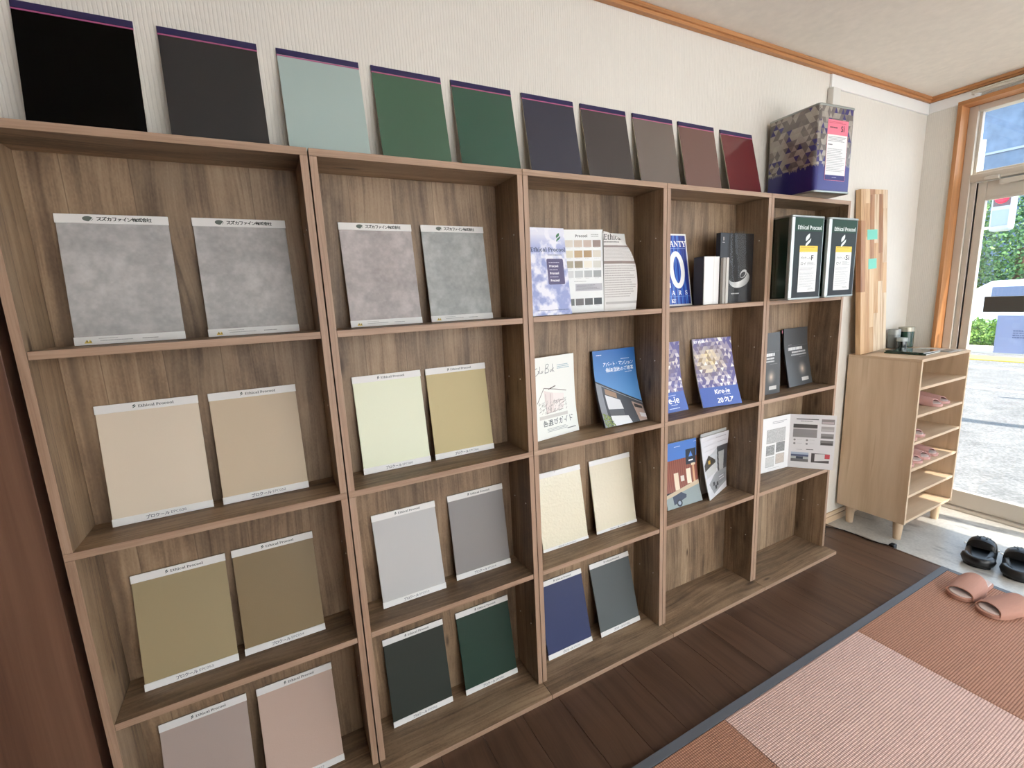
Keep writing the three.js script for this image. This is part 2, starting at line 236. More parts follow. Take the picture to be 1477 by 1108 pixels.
// glazed entrance: timber casing, metal frame, transom, door leaf and a fixed pane beside it
{
  const d = structGroup('door_1', 'glazed metal entrance door with transom in a timber casing');
  const cd = (x0, x1, y0, y1, z0, z1, grain) => obj('casing', bx(x0, x1, y0, y1, z0, z1, { grain, su: 0.2, r: 0.002 }), M.cedar, d);
  cd(4.064, 4.165, GY, 2.375, -0.03, ZG0, 'y'); cd(4.064, 4.165, 2.375, 2.397, -0.03, ZG1 + 0.02, 'z'); cd(4.064, 4.165, GY, 2.375, ZG1, ZG1 + 0.02, 'y');
  const fr = (x0, x1, y0, y1, z0, z1) => obj('frame_rail', bx(x0, x1, y0, y1, z0, z1, { r: 0.003 }), M.alu, d);
  fr(4.16, 4.23, GY, 2.375, ZG0, 0.03); fr(4.16, 4.23, 2.343, 2.375, 0.03, ZG1); fr(4.16, 4.23, GY, 2.375, ZG1 - 0.04, ZG1);
  fr(4.16, 4.23, 1.96, 2.004, 0.03, ZG1 - 0.04); fr(4.16, 4.23, GY, 0.0, 0.03, ZG1 - 0.04); fr(4.16, 4.23, 0.0, 1.96, 0.93, 0.97); fr(4.16, 4.23, 0.0, 1.96, 2.0, 2.04);
  fr(4.175, 4.21, 0.0, 1.96, 0.03, 0.056);
  // transom sash
  fr(4.185, 4.215, 2.004, 2.343, 0.03, 0.044); fr(4.185, 4.215, 2.004, 2.02, 0.044, ZG1 - 0.04);
  obj('transom_pane', sharp(4.197, 4.202, 2.012, 2.35, 0.036, ZG1 - 0.045), M.glass, d);
  // leaf
  const L = (name, x0, x1, y0, y1, z0, z1, m = M.alu) => obj(name, bx(x0, x1, y0, y1, z0, z1, { r: 0.003 }), m, d);
  L('door_stile', 4.18, 4.216, 0.004, 1.955, 0.062, 0.1); L('door_stile', 4.18, 4.216, 0.004, 1.955, 0.885, 0.925);
  L('door_rail', 4.18, 4.216, 1.852, 1.955, 0.1, 0.885); L('door_rail', 4.18, 4.216, 0.004, 0.106, 0.1, 0.885);
  L('glazing_bead', 4.174, 4.18, 1.856, 1.866, 0.1, 0.885);
  obj('door_pane', sharp(4.196, 4.201, 0.1, 1.858, 0.095, 0.89), M.glass, d);
  L('door_closer', 4.14, 4.178, 1.925, 1.95, 0.16, 0.42); obj('closer_arm', [bx(4.15, 4.158, 1.962, 1.972, 0.06, 0.42), bx(4.13, 4.165, 1.955, 1.976, 0.10, 0.16, { r: 0.004 })], M.alu, d);
  L('gasket', 4.179, 4.2, 0.004, 1.955, 0.0565, 0.0615, M.darkLine);
  L('push_bar', 4.135, 4.16, 1.222, 1.31, 0.165, 0.84, S(0x4a4742, { roughness: 0.6 }));
  for (const z of [0.22, 0.78]) L('bar_post', 4.16, 4.197, 1.245, 1.285, z, z + 0.03);
  const w = structGroup('window_1', 'fixed glass pane beside the entrance door');
  obj('pane', sharp(4.196, 4.201, 0.0, 1.962, 0.968, ZG1 - 0.038), M.glass, w);
  const sg = canvasTex(256, 256, (c) => { fillR(c, '#c6d0e6', 0, 0, 256, 256); tiny(c, 120, 40, 120, 20, 2, '#8d98b8', 3); tiny(c, 60, 100, 180, 60, 4, '#7c87aa', 4); for (let i = 0; i < 40; i++) fillR(c, 'rgba(214,222,238,0.25)', 256 * hash(i, 1, 9), 256 * hash(i, 2, 9), 26, 18); });
  const sgn = tag(obj('paper_notice', bx(4.1925, 4.194, 0.985, 1.2, 0.215, 0.52), P(0xffffff, { map: sg, roughness: 0.9, transmission: 0.7, thickness: 0 })), 'pale blue paper notice stuck on the door glass under the dark push bar', 'notice');
  mapUV(sgn.geometry, 'y', -0.215, -0.985, 0.305, 0.215); sgn.geometry.setAttribute('uv', mapUV(sgn.geometry, 'y', -0.215, -0.985, 0.305, 0.215).attributes.uv);
}
// brown timber panel left of the bookcases
{
  const g = thing('sliding_door_panel', 'tall reddish brown wooden panel standing left of the bookcases', 'panel', [0, 0, 0]);
  obj('panel_board', bx(-0.9, -0.022, 0.001, 1.99, -0.165, -0.012, { su: 0.5, sv: 2 }), M.brown, g);
}

// ================================================================ bookcases
const TOP = 1.808, S1 = 1.362, S2 = 0.915, S3 = 0.466, BT = 0.018, TH = 0.018, ZB = -0.153;
const where = ['leftmost bookcase, next to the brown panel', 'second bookcase from the left, holding eight paint sample boards', 'middle bookcase, with cloud brochure on its top shelf', 'fourth bookcase, with white box and black file on top shelf', 'rightmost bookcase, with two green tins on its top shelf'];
for (let u = 0; u < 5; u++) {
  const g = thing('bookcase', 'brown oak-effect ' + where[u], 'bookcase', [u * 0.6, 0, 0], 0, 'row of five bookcases');
  const O = (name, x0, x1, y0, y1, z0, z1, grain) => {
    const ph = { y: { su: 1, sv: 2 }, x: { su: 1, sv: 2 } }[grain];
    const m = obj(name, bx(x0, x1, y0, y1, z0, z1, { grain, ...ph, r: 0.0008 }), M.oak, g);
    if (name !== 'back_panel') obj('edge_band', bx(x0 + 0.0004, x1 - 0.0004, y0 + 0.0004, y1 - 0.0004, z1 - 0.0005, z1 + 0.0006, { grain, su: 0.25, r: 0.0004 }), M.edge, m);
    return m;
  };
  const a = u === 1 ? 0.0022 : 0.0009, b = 0.6 - 0.0009;
  O('top_board', a, b, TOP - TH, TOP, -0.166, 0, 'x');
  O('middle_board', a, b, S2 - TH, S2, -0.166, 0, 'x');
  O('base_board', a, b, 0.0, BT, -0.166, 0.064, 'x');
  for (const [y0, y1] of [[S2, TOP - TH], [BT, S2 - TH]]) for (const x of [a, b - TH]) O('side_panel', x, x + TH, y0, y1, -0.166, 0, 'y');
  for (const y of [S1, S3]) O('shelf', a + TH + 0.0006, b - TH - 0.0006, y - TH, y, ZB, -0.0015, 'x');
  for (const [y0, y1] of [[S2, TOP - TH], [BT, S2 - TH]]) O('back_panel', a + TH, b - TH, y0, y1, ZB - 0.005, ZB, 'y');
  for (const y of [1.62, 1.16, 0.72, 0.25]) for (const z of [-0.035, -0.115]) obj('shelf_pin', at(new THREE.CylinderGeometry(0.0022, 0.0022, 0.002, 8).rotateZ(Math.PI / 2), b - TH - 0.001, y, z), M.offWhite, g);
}

// ================================================================ sample boards
// a board leans back: foot at zb, head on the surface at zt behind
function lean(g, h, zb, zt, t) { g.rotation.x = -Math.asin(Math.min(0.5, Math.max(0, (zb - t - zt) / h))); g.position.y += t * Math.sin(-g.rotation.x) + 0.0003; }
const stripTop = canvasTex(1024, 104, (c, w, h) => { fillR(c, '#e8e6e2', 0, 0, w, h); leaf(c, 352, 24, 42, '#2a3a34'); txt(c, 'Ethical Procool', 412, 70, 47, '#2a342f', 'serif', 'bold'); });
const stripTop2 = canvasTex(1024, 104, (c, w, h) => { fillR(c, '#e8e6e2', 0, 0, w, h); c.fillStyle = '#5f675f'; c.beginPath(); c.ellipse(285, 52, 48, 31, 0.05, 0, 7); c.fill(); line(c, '#e8e6e2', 9, [[294, 88], [336, 38]]); line(c, '#e8e6e2', 5, [[312, 84], [338, 52]]); glyphs(c, 'スズカファイン株式会社', 360, 27, 47, 7.5, '#30342f', 0.98); });
const stripBot2 = canvasTex(1024, 92, (c, w, h) => { fillR(c, '#e6e5e2', 0, 0, w, h); poly(c, '#e2c35a', [[84, 74], [104, 36], [122, 58], [136, 32], [152, 76]]); poly(c, '#6d6a3a', [[100, 60], [112, 34], [118, 64]]); poly(c, '#8a7a40', [[128, 62], [146, 44], [148, 66]]); tiny(c, 214, 22, 190, 12, 1, '#8d8d8a', 11); tiny(c, 226, 46, 330, 22, 1, '#a9a9a8', 12); tiny(c, 610, 46, 190, 20, 1, '#7e7e7c', 13); });
const MT = { t1: S(0xffffff, { map: stripTop, roughness: 0.45 }), t2: S(0xffffff, { map: stripTop2, roughness: 0.45 }), b2: S(0xffffff, { map: stripBot2, roughness: 0.45 }) };
const face = (w, h, x, y, z) => at(new THREE.PlaneGeometry(w, h), x, y, z);
const boardMats = new Map();
function sampleBoard(x, y, zb, col, code, label, o = {}) {
  const w = o.w ?? 0.21, h = o.h ?? 0.3, t = 0.004, kind = o.kind ?? 'cool';
  const g = thing('paint_sample_board', label, 'sample board', [x + w / 2, y, zb], o.turn ?? 0, o.group ?? 'paint sample boards in the bookcases');
  const mk = { cool: () => P(col, { roughness: 0.42, bumpMap: T.speck, bumpScale: 0.00012, specularIntensity: 0.8 }), stone: () => S(col, { map: T.plaster, roughness: 0.8 }), gloss: () => P(col, { roughness: 0.3, clearcoat: 0.8, clearcoatRoughness: 0.12, bumpMap: T.stucco, bumpScale: 0.0005 }) }[kind];
  obj('panel', mapUV(at(rbox(w, h, t, 0.001), 0, h / 2, -t / 2), 'y', rnd(), rnd(), 0.2, 0.2), mk(), g);
  const ht = 0.0205, hb = kind === 'gloss' ? 0.011 : 0.019, p = 0.0014;
  const top = obj('top_strip', at(rbox(w + 0.002, ht, p + 0.001, 0.0006), 0, h - ht / 2, p / 2), M.white, g);
  const bot = obj('bottom_strip', at(rbox(w + 0.002, hb, p + 0.001, 0.0006), 0, hb / 2, p / 2), M.white, g);
  if (kind === 'stone') { obj('print', face(w, ht - 0.001, 0, h - ht / 2, p + 0.0008), MT.t2, top); obj('print', face(w, hb - 0.001, 0, hb / 2, p + 0.0008), MT.b2, bot); }
  else {
    if (kind === 'cool') obj('print', face(w, ht - 0.001, 0, h - ht / 2, p + 0.0008), MT.t1, top);
    else obj('clip', at(rbox(0.03, 0.008, 0.003, 0.001), 0.0, h - 0.004, p + 0.001), M.white, top);
    const tx = canvasTex(512, 48, (c) => { fillR(c, '#e6e5e2', 0, 0, 512, 48); glyphs(c, 'プロクール ' + code, 160, 11, 24, 3, '#5a5c64', 1.0); });
    obj('print', face(w, hb - 0.001, 0, hb / 2, p + 0.0008), S(0xffffff, { map: tx, roughness: 0.45 }), bot);
  }
  lean(g, h, zb, ZB, t); return g;
}
const R1 = S1, R2 = S2, R3 = S3, R4 = BT;
sampleBoard(0.067, R1, -0.108, 0xffffff, '', 'large gray stone-finish sample board, top left of the leftmost bookcase', { kind: 'stone' });
sampleBoard(0.327, R1, -0.108, 0xffffff, '', 'gray stone-finish sample board, top right of the leftmost bookcase', { kind: 'stone' });
sampleBoard(0.065, R2, -0.107, 0xdccdb8, 'EPC036', 'pale cream sample board with white strips, leftmost bookcase', {});
sampleBoard(0.299, R2, -0.104, 0xcab79c, 'EPC052', 'warm beige sample board with white strips, leftmost bookcase', {});
sampleBoard(0.065, R3, -0.083, 0xa0906e, 'EPC053', 'khaki olive sample board, left of the darker olive one', {});
sampleBoard(0.292, R3, -0.09, 0x8a7758, 'EPC054', 'darker olive brown sample board beside the khaki one', {});
sampleBoard(0.058, R4, -0.068, 0xb09f96, 'EPC021', 'gray taupe sample board cut off by the bottom edge of the photo', {});
sampleBoard(0.296, R4, -0.064, 0xc6ad9e, 'EPC022', 'pinkish beige sample board, bottom of the leftmost bookcase', {});
sampleBoard(0.675, R1, -0.107, 0xfff8f8, '', 'pinkish gray stone-finish sample board, top left of second bookcase', { kind: 'stone' });
sampleBoard(0.916, R1, -0.107, 0xf4fbfb, '', 'cool gray stone-finish sample board, top right of second bookcase', { kind: 'stone' });
sampleBoard(0.666, R2, -0.108, 0xe4e7cc, 'EPC060', 'pale yellow-green sample board in the second bookcase', {});
sampleBoard(0.894, R2, -0.108, 0xbfae7c, 'EPC064', 'mustard khaki sample board in the second bookcase', {});
sampleBoard(0.678, R3, -0.09, 0xbdbcba, 'EPC013', 'light gray smooth sample board in the second bookcase', {});
sampleBoard(0.935, R3, -0.108, 0x8f8b8a, 'EPC016', 'medium gray smooth sample board in the second bookcase', {});
sampleBoard(0.671, R4, -0.094, 0x2c322c, 'EPC082', 'blackish green sample board at the bottom of second bookcase', {});
sampleBoard(0.932, R4, -0.09, 0x1f3a2e, 'EPC085', 'dark bottle green sample board at the bottom of second bookcase', {});
sampleBoard(1.282, R3, -0.098, 0xeae3ca, 'EPC001', 'glossy cream textured sample board, left one in the middle bookcase', { kind: 'gloss' });
sampleBoard(1.538, R3, -0.1, 0xe8e0c8, 'EPC002', 'glossy cream textured sample board, right one in the middle bookcase', { kind: 'gloss' });
sampleBoard(1.276, R4, -0.076, 0x353e62, 'EPC091', 'navy blue sample board at the bottom of the middle bookcase', {});
sampleBoard(1.53, R4, -0.07, 0x5a6060, 'EPC095', 'slate gray sample board at the bottom of the middle bookcase', {});
// glossy boards on top of the bookcases
{
  const cols = [[0x020202, 'black'], [0x17181b, 'charcoal'], [0xaabcb7, 'pale gray-green'], [0x3c6049, 'mid green'], [0x24503e, 'dark green'], [0x24273a, 'blue-black'], [0x37302f, 'dark gray-brown'], [0x6c6058, 'taupe gray'], [0x6c4a42, 'brown'], [0x64141c, 'wine red']];
  const xs = [0.063, 0.317, 0.571, 0.814, 1.056, 1.305, 1.545, 1.788, 2.03, 2.28], band = S(0x2a2350, { roughness: 0.45 }), pink = S(0xb45a86, { roughness: 0.5 });
  cols.forEach(([c, n], i) => {
    const w = 0.208, h = 0.295, t = 0.004, zb = i === 9 ? -0.102 : -0.112;
    const g = thing('gloss_sample_board', 'glossy ' + n + ' sample board leaning on the wall above the bookcases', 'sample board', [xs[i] + w / 2, TOP, zb], 0, 'glossy boards along the top of the bookcases');
    obj('core', at(rbox(w, h, t - 0.0005, 0.0005), 0, h / 2, -t / 2 - 0.0003), S(0xd6cdba, { roughness: 0.7 }), g);
    obj('panel', at(rbox(w, h, 0.0007, 0.0003), 0, h / 2, -0.0004), P(c, i ? { roughness: 0.5, clearcoat: 1, clearcoatRoughness: i === 9 ? 0.03 : 0.1 } : { roughness: 0.35, specularIntensity: 0.25 }), g);
    const b = obj('header_band', at(rbox(w + 0.0012, 0.016, t + 0.0012, 0.0006), 0, h - 0.0078, -t / 2), band, g);
    obj('pink_line', at(rbox(w + 0.0012, 0.0036, t + 0.001, 0.0005), 0, h - 0.0183, -t / 2), pink, b);
    lean(g, h, zb, ZW, t);
  });
}

// ================================================================ tatami
{
  const x1 = 3.25, s = 0.806, z0 = 0.434;
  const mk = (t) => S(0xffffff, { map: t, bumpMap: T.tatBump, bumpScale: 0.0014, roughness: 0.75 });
  const pink = mk(T.tatLitTone), rust = mk(T.tatShadeTone);  // weave direction's lighter and darker look is put into two colours
  const wx = ['beside the entrance, with the pink slippers on it', 'second from the entrance along the dark edging', 'third from the entrance along the dark edging', 'nearest the left wall along the dark edging'];
  const wy = ['behind the slippers mat, away from the bookcases', 'behind the pale mat, away from the bookcases', 'in the second row, third from the entrance', 'in the second row, nearest the left wall'];
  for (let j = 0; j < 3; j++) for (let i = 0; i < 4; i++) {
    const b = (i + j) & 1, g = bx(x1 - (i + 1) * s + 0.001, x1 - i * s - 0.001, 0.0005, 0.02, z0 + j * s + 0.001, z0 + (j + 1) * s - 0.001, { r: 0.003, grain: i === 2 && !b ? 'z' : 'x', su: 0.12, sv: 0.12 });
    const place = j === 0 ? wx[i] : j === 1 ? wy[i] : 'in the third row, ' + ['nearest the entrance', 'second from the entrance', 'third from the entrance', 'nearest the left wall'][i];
    tag(obj('tatami_mat', g, b ? pink : rust), `${b ? 'pale pink light-painted' : 'rust pink shade-painted'} square tatami mat ${place}`, 'mat', 'square tatami mats');
  }
  const xl = x1 - 4 * s;
  tag(obj('mat_edging', [bx(xl, x1 + 0.028, 0.0005, 0.019, z0 - 0.03, z0, { r: 0.002 })], M.navyTrim), 'dark blue-gray edging strip between tatami and wooden floor', 'edging', 'tatami edging strips');
  tag(obj('mat_edging', [bx(x1 + 0.001, x1 + 0.028, 0.0005, 0.019, z0, z0 + 3 * s, { r: 0.002 })], M.navyTrim), 'dark blue-gray edging strip between tatami and stone entrance', 'edging', 'tatami edging strips');
}

// ================================================================ printed matter
// a sheet bent along its height: prof = [[z, y], ...] from foot to head
function bent(w, prof, t, n = 12) {
  const cv = new THREE.CatmullRomCurve3(prof.map(([z, y]) => new THREE.Vector3(0, y, z)), false, 'centripetal'), pts = cv.getSpacedPoints(n);
  const F = [], N = [];
  pts.forEach((p, i) => { const a = pts[Math.max(0, i - 1)], b = pts[Math.min(n, i + 1)], d = b.clone().sub(a).normalize(); N.push([0, -d.z, d.y]); F.push(p); });
  const build = (pos, uv) => { const g = new THREE.BufferGeometry(); g.setAttribute('position', new THREE.Float32BufferAttribute(pos, 3)); g.setAttribute('uv', new THREE.Float32BufferAttribute(uv, 2)); g.computeVertexNormals(); return g; };
  const q = (P, U, a, b, c, d, ua, ub, uc, ud) => { P.push(...a, ...b, ...c, ...a, ...c, ...d); U.push(...ua, ...ub, ...uc, ...ua, ...uc, ...ud); };
  const f = (i, s, k) => [s * w / 2, F[i].y + N[i][1] * k, F[i].z + N[i][2] * k], z2 = [0.004, 0.004];
  const block = (k0, k1) => {                                      // closed slab between two depths behind the front
    const A = [], U = [];
    for (let i = 0; i < n; i++) {
      q(A, U, f(i, -1, -k0), f(i, 1, -k0), f(i + 1, 1, -k0), f(i + 1, -1, -k0), [0, i / n], [1, i / n], [1, (i + 1) / n], [0, (i + 1) / n]);
      q(A, U, f(i, 1, -k1), f(i, -1, -k1), f(i + 1, -1, -k1), f(i + 1, 1, -k1), z2, z2, z2, z2);
      q(A, U, f(i, 1, -k0), f(i, 1, -k1), f(i + 1, 1, -k1), f(i + 1, 1, -k0), z2, z2, z2, z2);
      q(A, U, f(i, -1, -k1), f(i, -1, -k0), f(i + 1, -1, -k0), f(i + 1, -1, -k1), z2, z2, z2, z2);
    }
    q(A, U, f(0, -1, -k1), f(0, 1, -k1), f(0, 1, -k0), f(0, -1, -k0), z2, z2, z2, z2); q(A, U, f(n, -1, -k0), f(n, 1, -k0), f(n, 1, -k1), f(n, -1, -k1), z2, z2, z2, z2);
    return build(A, U);
  };
  return [block(0, 0.0004), block(0.00045, Math.max(0.0008, t))];
}
function booklet(name, label, cat, [x, y, z], turn, w, prof, t, tex, { rough = 0.35, back = M.pages, group, twist = 0 } = {}) {
  const g = thing(name, label, cat, [x, y + 0.0008 + t * 0.45, z], turn, group), [f, r] = bent(w, prof, t), h = prof[prof.length - 1][1];
  if (twist) for (const q of [f, r]) { const p = q.attributes.position; for (let i = 0; i < p.count; i++) { const a = twist * Math.max(0, 1 - p.getY(i) / h), x = p.getX(i); p.setX(i, x * Math.cos(a)); p.setZ(i, p.getZ(i) - x * Math.sin(a)); } q.computeVertexNormals(); }
  obj('cover', f, P(0xffffff, { map: tex, roughness: rough }), g); obj('pages', r, back, g); return g;
}
const tri = (c, w, h, n, pal, s, y0 = 0) => { const d = w / n, r = d * 0.87; for (let j = 0; j * r < h; j++) for (let i = -1; i < n * 2 + 2; i++) { const k = hash(i, j, s), x = (i * 0.5 - 0.5) * d, up = (i + j) & 1, col = pal(k, (x + d / 2) / w, j * r / h); poly(c, col, up ? [[x, y0 + j * r], [x + d, y0 + j * r], [x + d / 2, y0 + j * r + r]] : [[x, y0 + j * r + r], [x + d, y0 + j * r + r], [x + d / 2, y0 + j * r]]); } };
const rgb = (a) => `rgb(${a.map((v) => Math.round(v)).join(',')})`;
const kirePal = (k, u, v) => { const g = Math.exp(-((u - 0.35) ** 2 * 5 + (v - 0.42) ** 2 * 9)), a = k < 0.5 ? [94, 88, 150] : k < 0.8 ? [150, 140, 172] : [206, 200, 214]; return k > 0.95 ? '#f2eee6' : rgb(mix(a, k < 0.35 ? [176, 150, 104] : [232, 214, 168], Math.min(1, g * (0.65 + 0.5 * hash(k * 999, 1, 3))))); };
const texKire = (full) => canvasTex(512, 724, (c) => {
  fillR(c, '#4a66b4', 0, 0, 512, 724); tri(c, 512, 505, 11, kirePal, full ? 5 : 6); fillR(c, '#4a66b4', 0, 520, 512, 204);
  if (full) { txt(c, 'KFケミカル'.slice(0, 2), 16, 46, 40, '#fff', 'sans-serif', 'bold'); txt(c, 'YEBA', 70, 46, 38, '#fff', 'sans-serif', 'bold'); txt(c, 'Kire-ie', 290, 596, 66, '#fff', 'sans-serif', 'bold', 'center'); tiny(c, 300, 606, 110, 12, 1, '#fff', 3); txt(c, '20', 200, 692, 72, '#fff', 'sans-serif', 'bold'); glyphs(c, 'ク', 288, 634, 50, 9, '#fff'); txt(c, 'L', 330, 692, 72, '#fff', 'sans-serif', 'bold'); glyphs(c, 'ア', 366, 634, 54, 9, '#fff'); }
  else { tiny(c, 250, 550, 170, 14, 1, '#c8d2ee', 4); txt(c, 'Kire-ie', 420, 636, 88, '#fff', 'sans-serif', 'bold', 'right'); tiny(c, 290, 650, 130, 16, 1, '#dde4f6', 5); tiny(c, 250, 684, 210, 18, 1, '#dde4f6', 6); }
});
const curve = (zb, zt, h, k = 0.5) => [[zb, 0], [zb + (zt - zb) * (0.35 + k * 0.3), h * 0.3], [zb + (zt - zb) * (0.72 + k * 0.25), h * 0.65], [zt, h * 0.985]];
// fourth bookcase, second row
booklet('mosaic_catalog', 'purple and gold mosaic catalog half hidden behind the bookcase side', 'catalog', [1.925, R2, 0], 0, 0.21, curve(-0.085, ZB + 0.008, 0.297, 0.7), 0.004, texKire(false), { group: 'mosaic catalogs' });
booklet('mosaic_catalog', 'purple and gold mosaic catalog in full view in the fourth bookcase', 'catalog', [2.185, R2, 0.022], -0.17, 0.21, curve(-0.066, ZB + 0.004, 0.297, 0.2), 0.005, texKire(true), { group: 'mosaic catalogs' });
// middle bookcase, second row
booklet('color_guide_booklet', 'white color guide booklet with ink drawing of a house', 'booklet', [1.367, R2, -0.1], 0.17, 0.21, [[0.004, 0], [-0.01, 0.08], [-0.017, 0.18], [-0.019, 0.296]], 0.002, canvasTex(512, 724, (c) => {
  fillR(c, '#eef0ea', 0, 0, 512, 724); c.strokeStyle = '#4c5458'; c.lineWidth = 4; c.lineCap = 'round';
  c.beginPath(); c.moveTo(70, 92); c.bezierCurveTo(30, 80, 6, 180, 60, 150); c.bezierCurveTo(110, 120, 60, 90, 88, 142); c.moveTo(100, 80); c.bezierCurveTo(96, 110, 90, 140, 108, 138); c.moveTo(122, 120); c.bezierCurveTo(100, 140, 130, 150, 134, 118); c.moveTo(170, 70); c.bezierCurveTo(150, 160, 160, 150, 162, 140); c.bezierCurveTo(220, 150, 210, 100, 172, 104); c.bezierCurveTo(220, 80, 200, 52, 168, 72); c.moveTo(225, 118); c.bezierCurveTo(205, 140, 232, 150, 236, 116); c.moveTo(250, 70); c.lineTo(244, 140); c.moveTo(262, 105); c.lineTo(246, 122); c.lineTo(266, 140); c.stroke();
  tiny(c, 300, 84, 150, 44, 3, '#8aa8b6', 21);
  c.globalAlpha = 0.25; fillR(c, '#7a6a66', 60, 520, 340, 30); c.globalAlpha = 1;
  poly(c, '#e6dcd8', [[130, 296], [240, 330], [240, 505], [150, 500]]); poly(c, '#efe8e4', [[240, 330], [370, 350], [360, 480], [240, 505]]);
  line(c, '#5a4c4a', 5, [[50, 400], [135, 275], [270, 300], [400, 330]]); line(c, '#5a4c4a', 8, [[190, 290], [270, 270]]); line(c, '#8a7672', 3, [[150, 330], [150, 505], [350, 490]]); line(c, '#8a7672', 3, [[205, 330], [205, 500]]); line(c, '#8a7672', 3, [[240, 400], [360, 410]]);
  for (let i = 0; i < 130; i++) line(c, i % 3 ? '#7d7370' : '#5f6a60', 2, [[60 + 330 * hash(i, 1, 31), 400 + 110 * hash(i, 2, 31)], [60 + 330 * hash(i, 1, 31) + 14, 400 + 110 * hash(i, 2, 31) - 12]]);
  glyphs(c, '色選びガイド', 92, 560, 56, 5.5, '#4c5458', 1.1); tiny(c, 130, 640, 250, 36, 3, '#9aa0a2', 22); tiny(c, 370, 672, 100, 18, 1, '#3a4044', 23);
}), { rough: 0.55, back: M.paper });
booklet('apartment_magazine', 'blue sky magazine with a white apartment building on its cover', 'magazine', [1.662, R2, 0], 0, 0.212, [[-0.06, 0], [-0.098, 0.09], [-0.125, 0.19], [ZB + 0.016, 0.288]], 0.012, canvasTex(512, 724, (c) => {
  const gr = c.createLinearGradient(0, 0, 0, 420); gr.addColorStop(0, '#2f6cb4'); gr.addColorStop(1, '#5f9ad6'); c.fillStyle = gr; c.fillRect(0, 0, 512, 724);
  tiny(c, 40, 40, 80, 18, 1, '#eef4fb', 41); tiny(c, 330, 96, 140, 12, 1, '#dfeaf8', 42);
  glyphs(c, 'アパート・マンション', 112, 118, 37, 4.5, '#f4f8fd', 1.0); glyphs(c, '修繕塗装のご提案', 140, 170, 42, 4.5, '#f4f8fd', 1.02); tiny(c, 370, 226, 90, 12, 1, '#e6eefa', 43);
  poly(c, '#44484f', [[0, 290], [512, 545], [512, 724], [0, 724]]); line(c, '#2d3036', 10, [[0, 286], [512, 540]]); line(c, '#b9bec6', 4, [[0, 300], [512, 553]]);
  poly(c, '#8d9096', [[0, 300], [60, 330], [70, 724], [0, 724]]); poly(c, '#dfe1e4', [[84, 420], [250, 490], [268, 580], [92, 560]]); poly(c, '#a4866e', [[90, 360], [220, 420], [220, 470], [92, 415]]); poly(c, '#5d5f64', [[92, 560], [262, 584], [262, 640], [100, 620]]); poly(c, '#e6e8ea', [[96, 622], [300, 650], [330, 724], [104, 724]]);
  poly(c, '#b49c90', [[380, 520], [500, 575], [512, 724], [420, 724]]); poly(c, '#3f3a3a', [[400, 545], [490, 585], [492, 612], [404, 580]]); poly(c, '#dcdadb', [[440, 640], [512, 662], [512, 700], [448, 684]]);
  for (let i = 0; i < 160; i++) fillR(c, rgb(mix([84, 108, 48], [156, 168, 96], hash(i, 3, 44))), 6 + 120 * hash(i, 1, 44) * hash(i, 2, 44) ** 0.4, 590 + 134 * hash(i, 2, 44), 10, 8);
}), { back: S(0x35363a, { roughness: 0.6 }) });
// fourth bookcase, third row
booklet('wood_house_magazine', 'magazine with blue header and red-brown timber house on the cover', 'magazine', [2.03, R3, 0.0], -0.03, 0.21, curve(-0.092, ZB + 0.014, 0.292, 0.7), 0.006, canvasTex(512, 724, (c) => {
  fillR(c, '#4c7cc8', 0, 0, 512, 200); tiny(c, 180, 50, 90, 14, 1, '#e6eefa', 51); tiny(c, 470, 30, 40, 10, 1, '#e6eefa', 52);
  fillR(c, '#8a4a38', 0, 200, 512, 350); for (let i = 0; i < 34; i++) fillR(c, i & 1 ? '#7a3c2c' : '#98563f', i * 15.2, 200, 6, 350);
  fillR(c, '#1e2836', 350, 110, 150, 175); poly(c, '#4f86d8', [[425, 135], [455, 200], [395, 200]]); fillR(c, '#dfe6f0', 392, 235, 66, 16);
  fillR(c, '#e8d6bc', 160, 350, 66, 190); fillR(c, '#dcd2c6', 255, 395, 52, 62); fillR(c, '#f0e0c8', 345, 330, 66, 170); fillR(c, '#d8a478', 440, 300, 30, 200); fillR(c, '#e9d2b0', 426, 280, 60, 26);
  poly(c, '#8f9a98', [[0, 590], [512, 500], [512, 724], [0, 724]]); poly(c, '#c8b496', [[0, 575], [512, 480], [512, 530], [0, 610]]); poly(c, '#27324a', [[100, 600], [230, 570], [300, 610], [290, 640], [100, 690]]); c.fillStyle = '#1d2330'; c.beginPath(); c.arc(180, 680, 40, 0, 7); c.fill(); c.fillStyle = '#98a2b4'; c.beginPath(); c.arc(180, 680, 22, 0, 7); c.fill();
}));
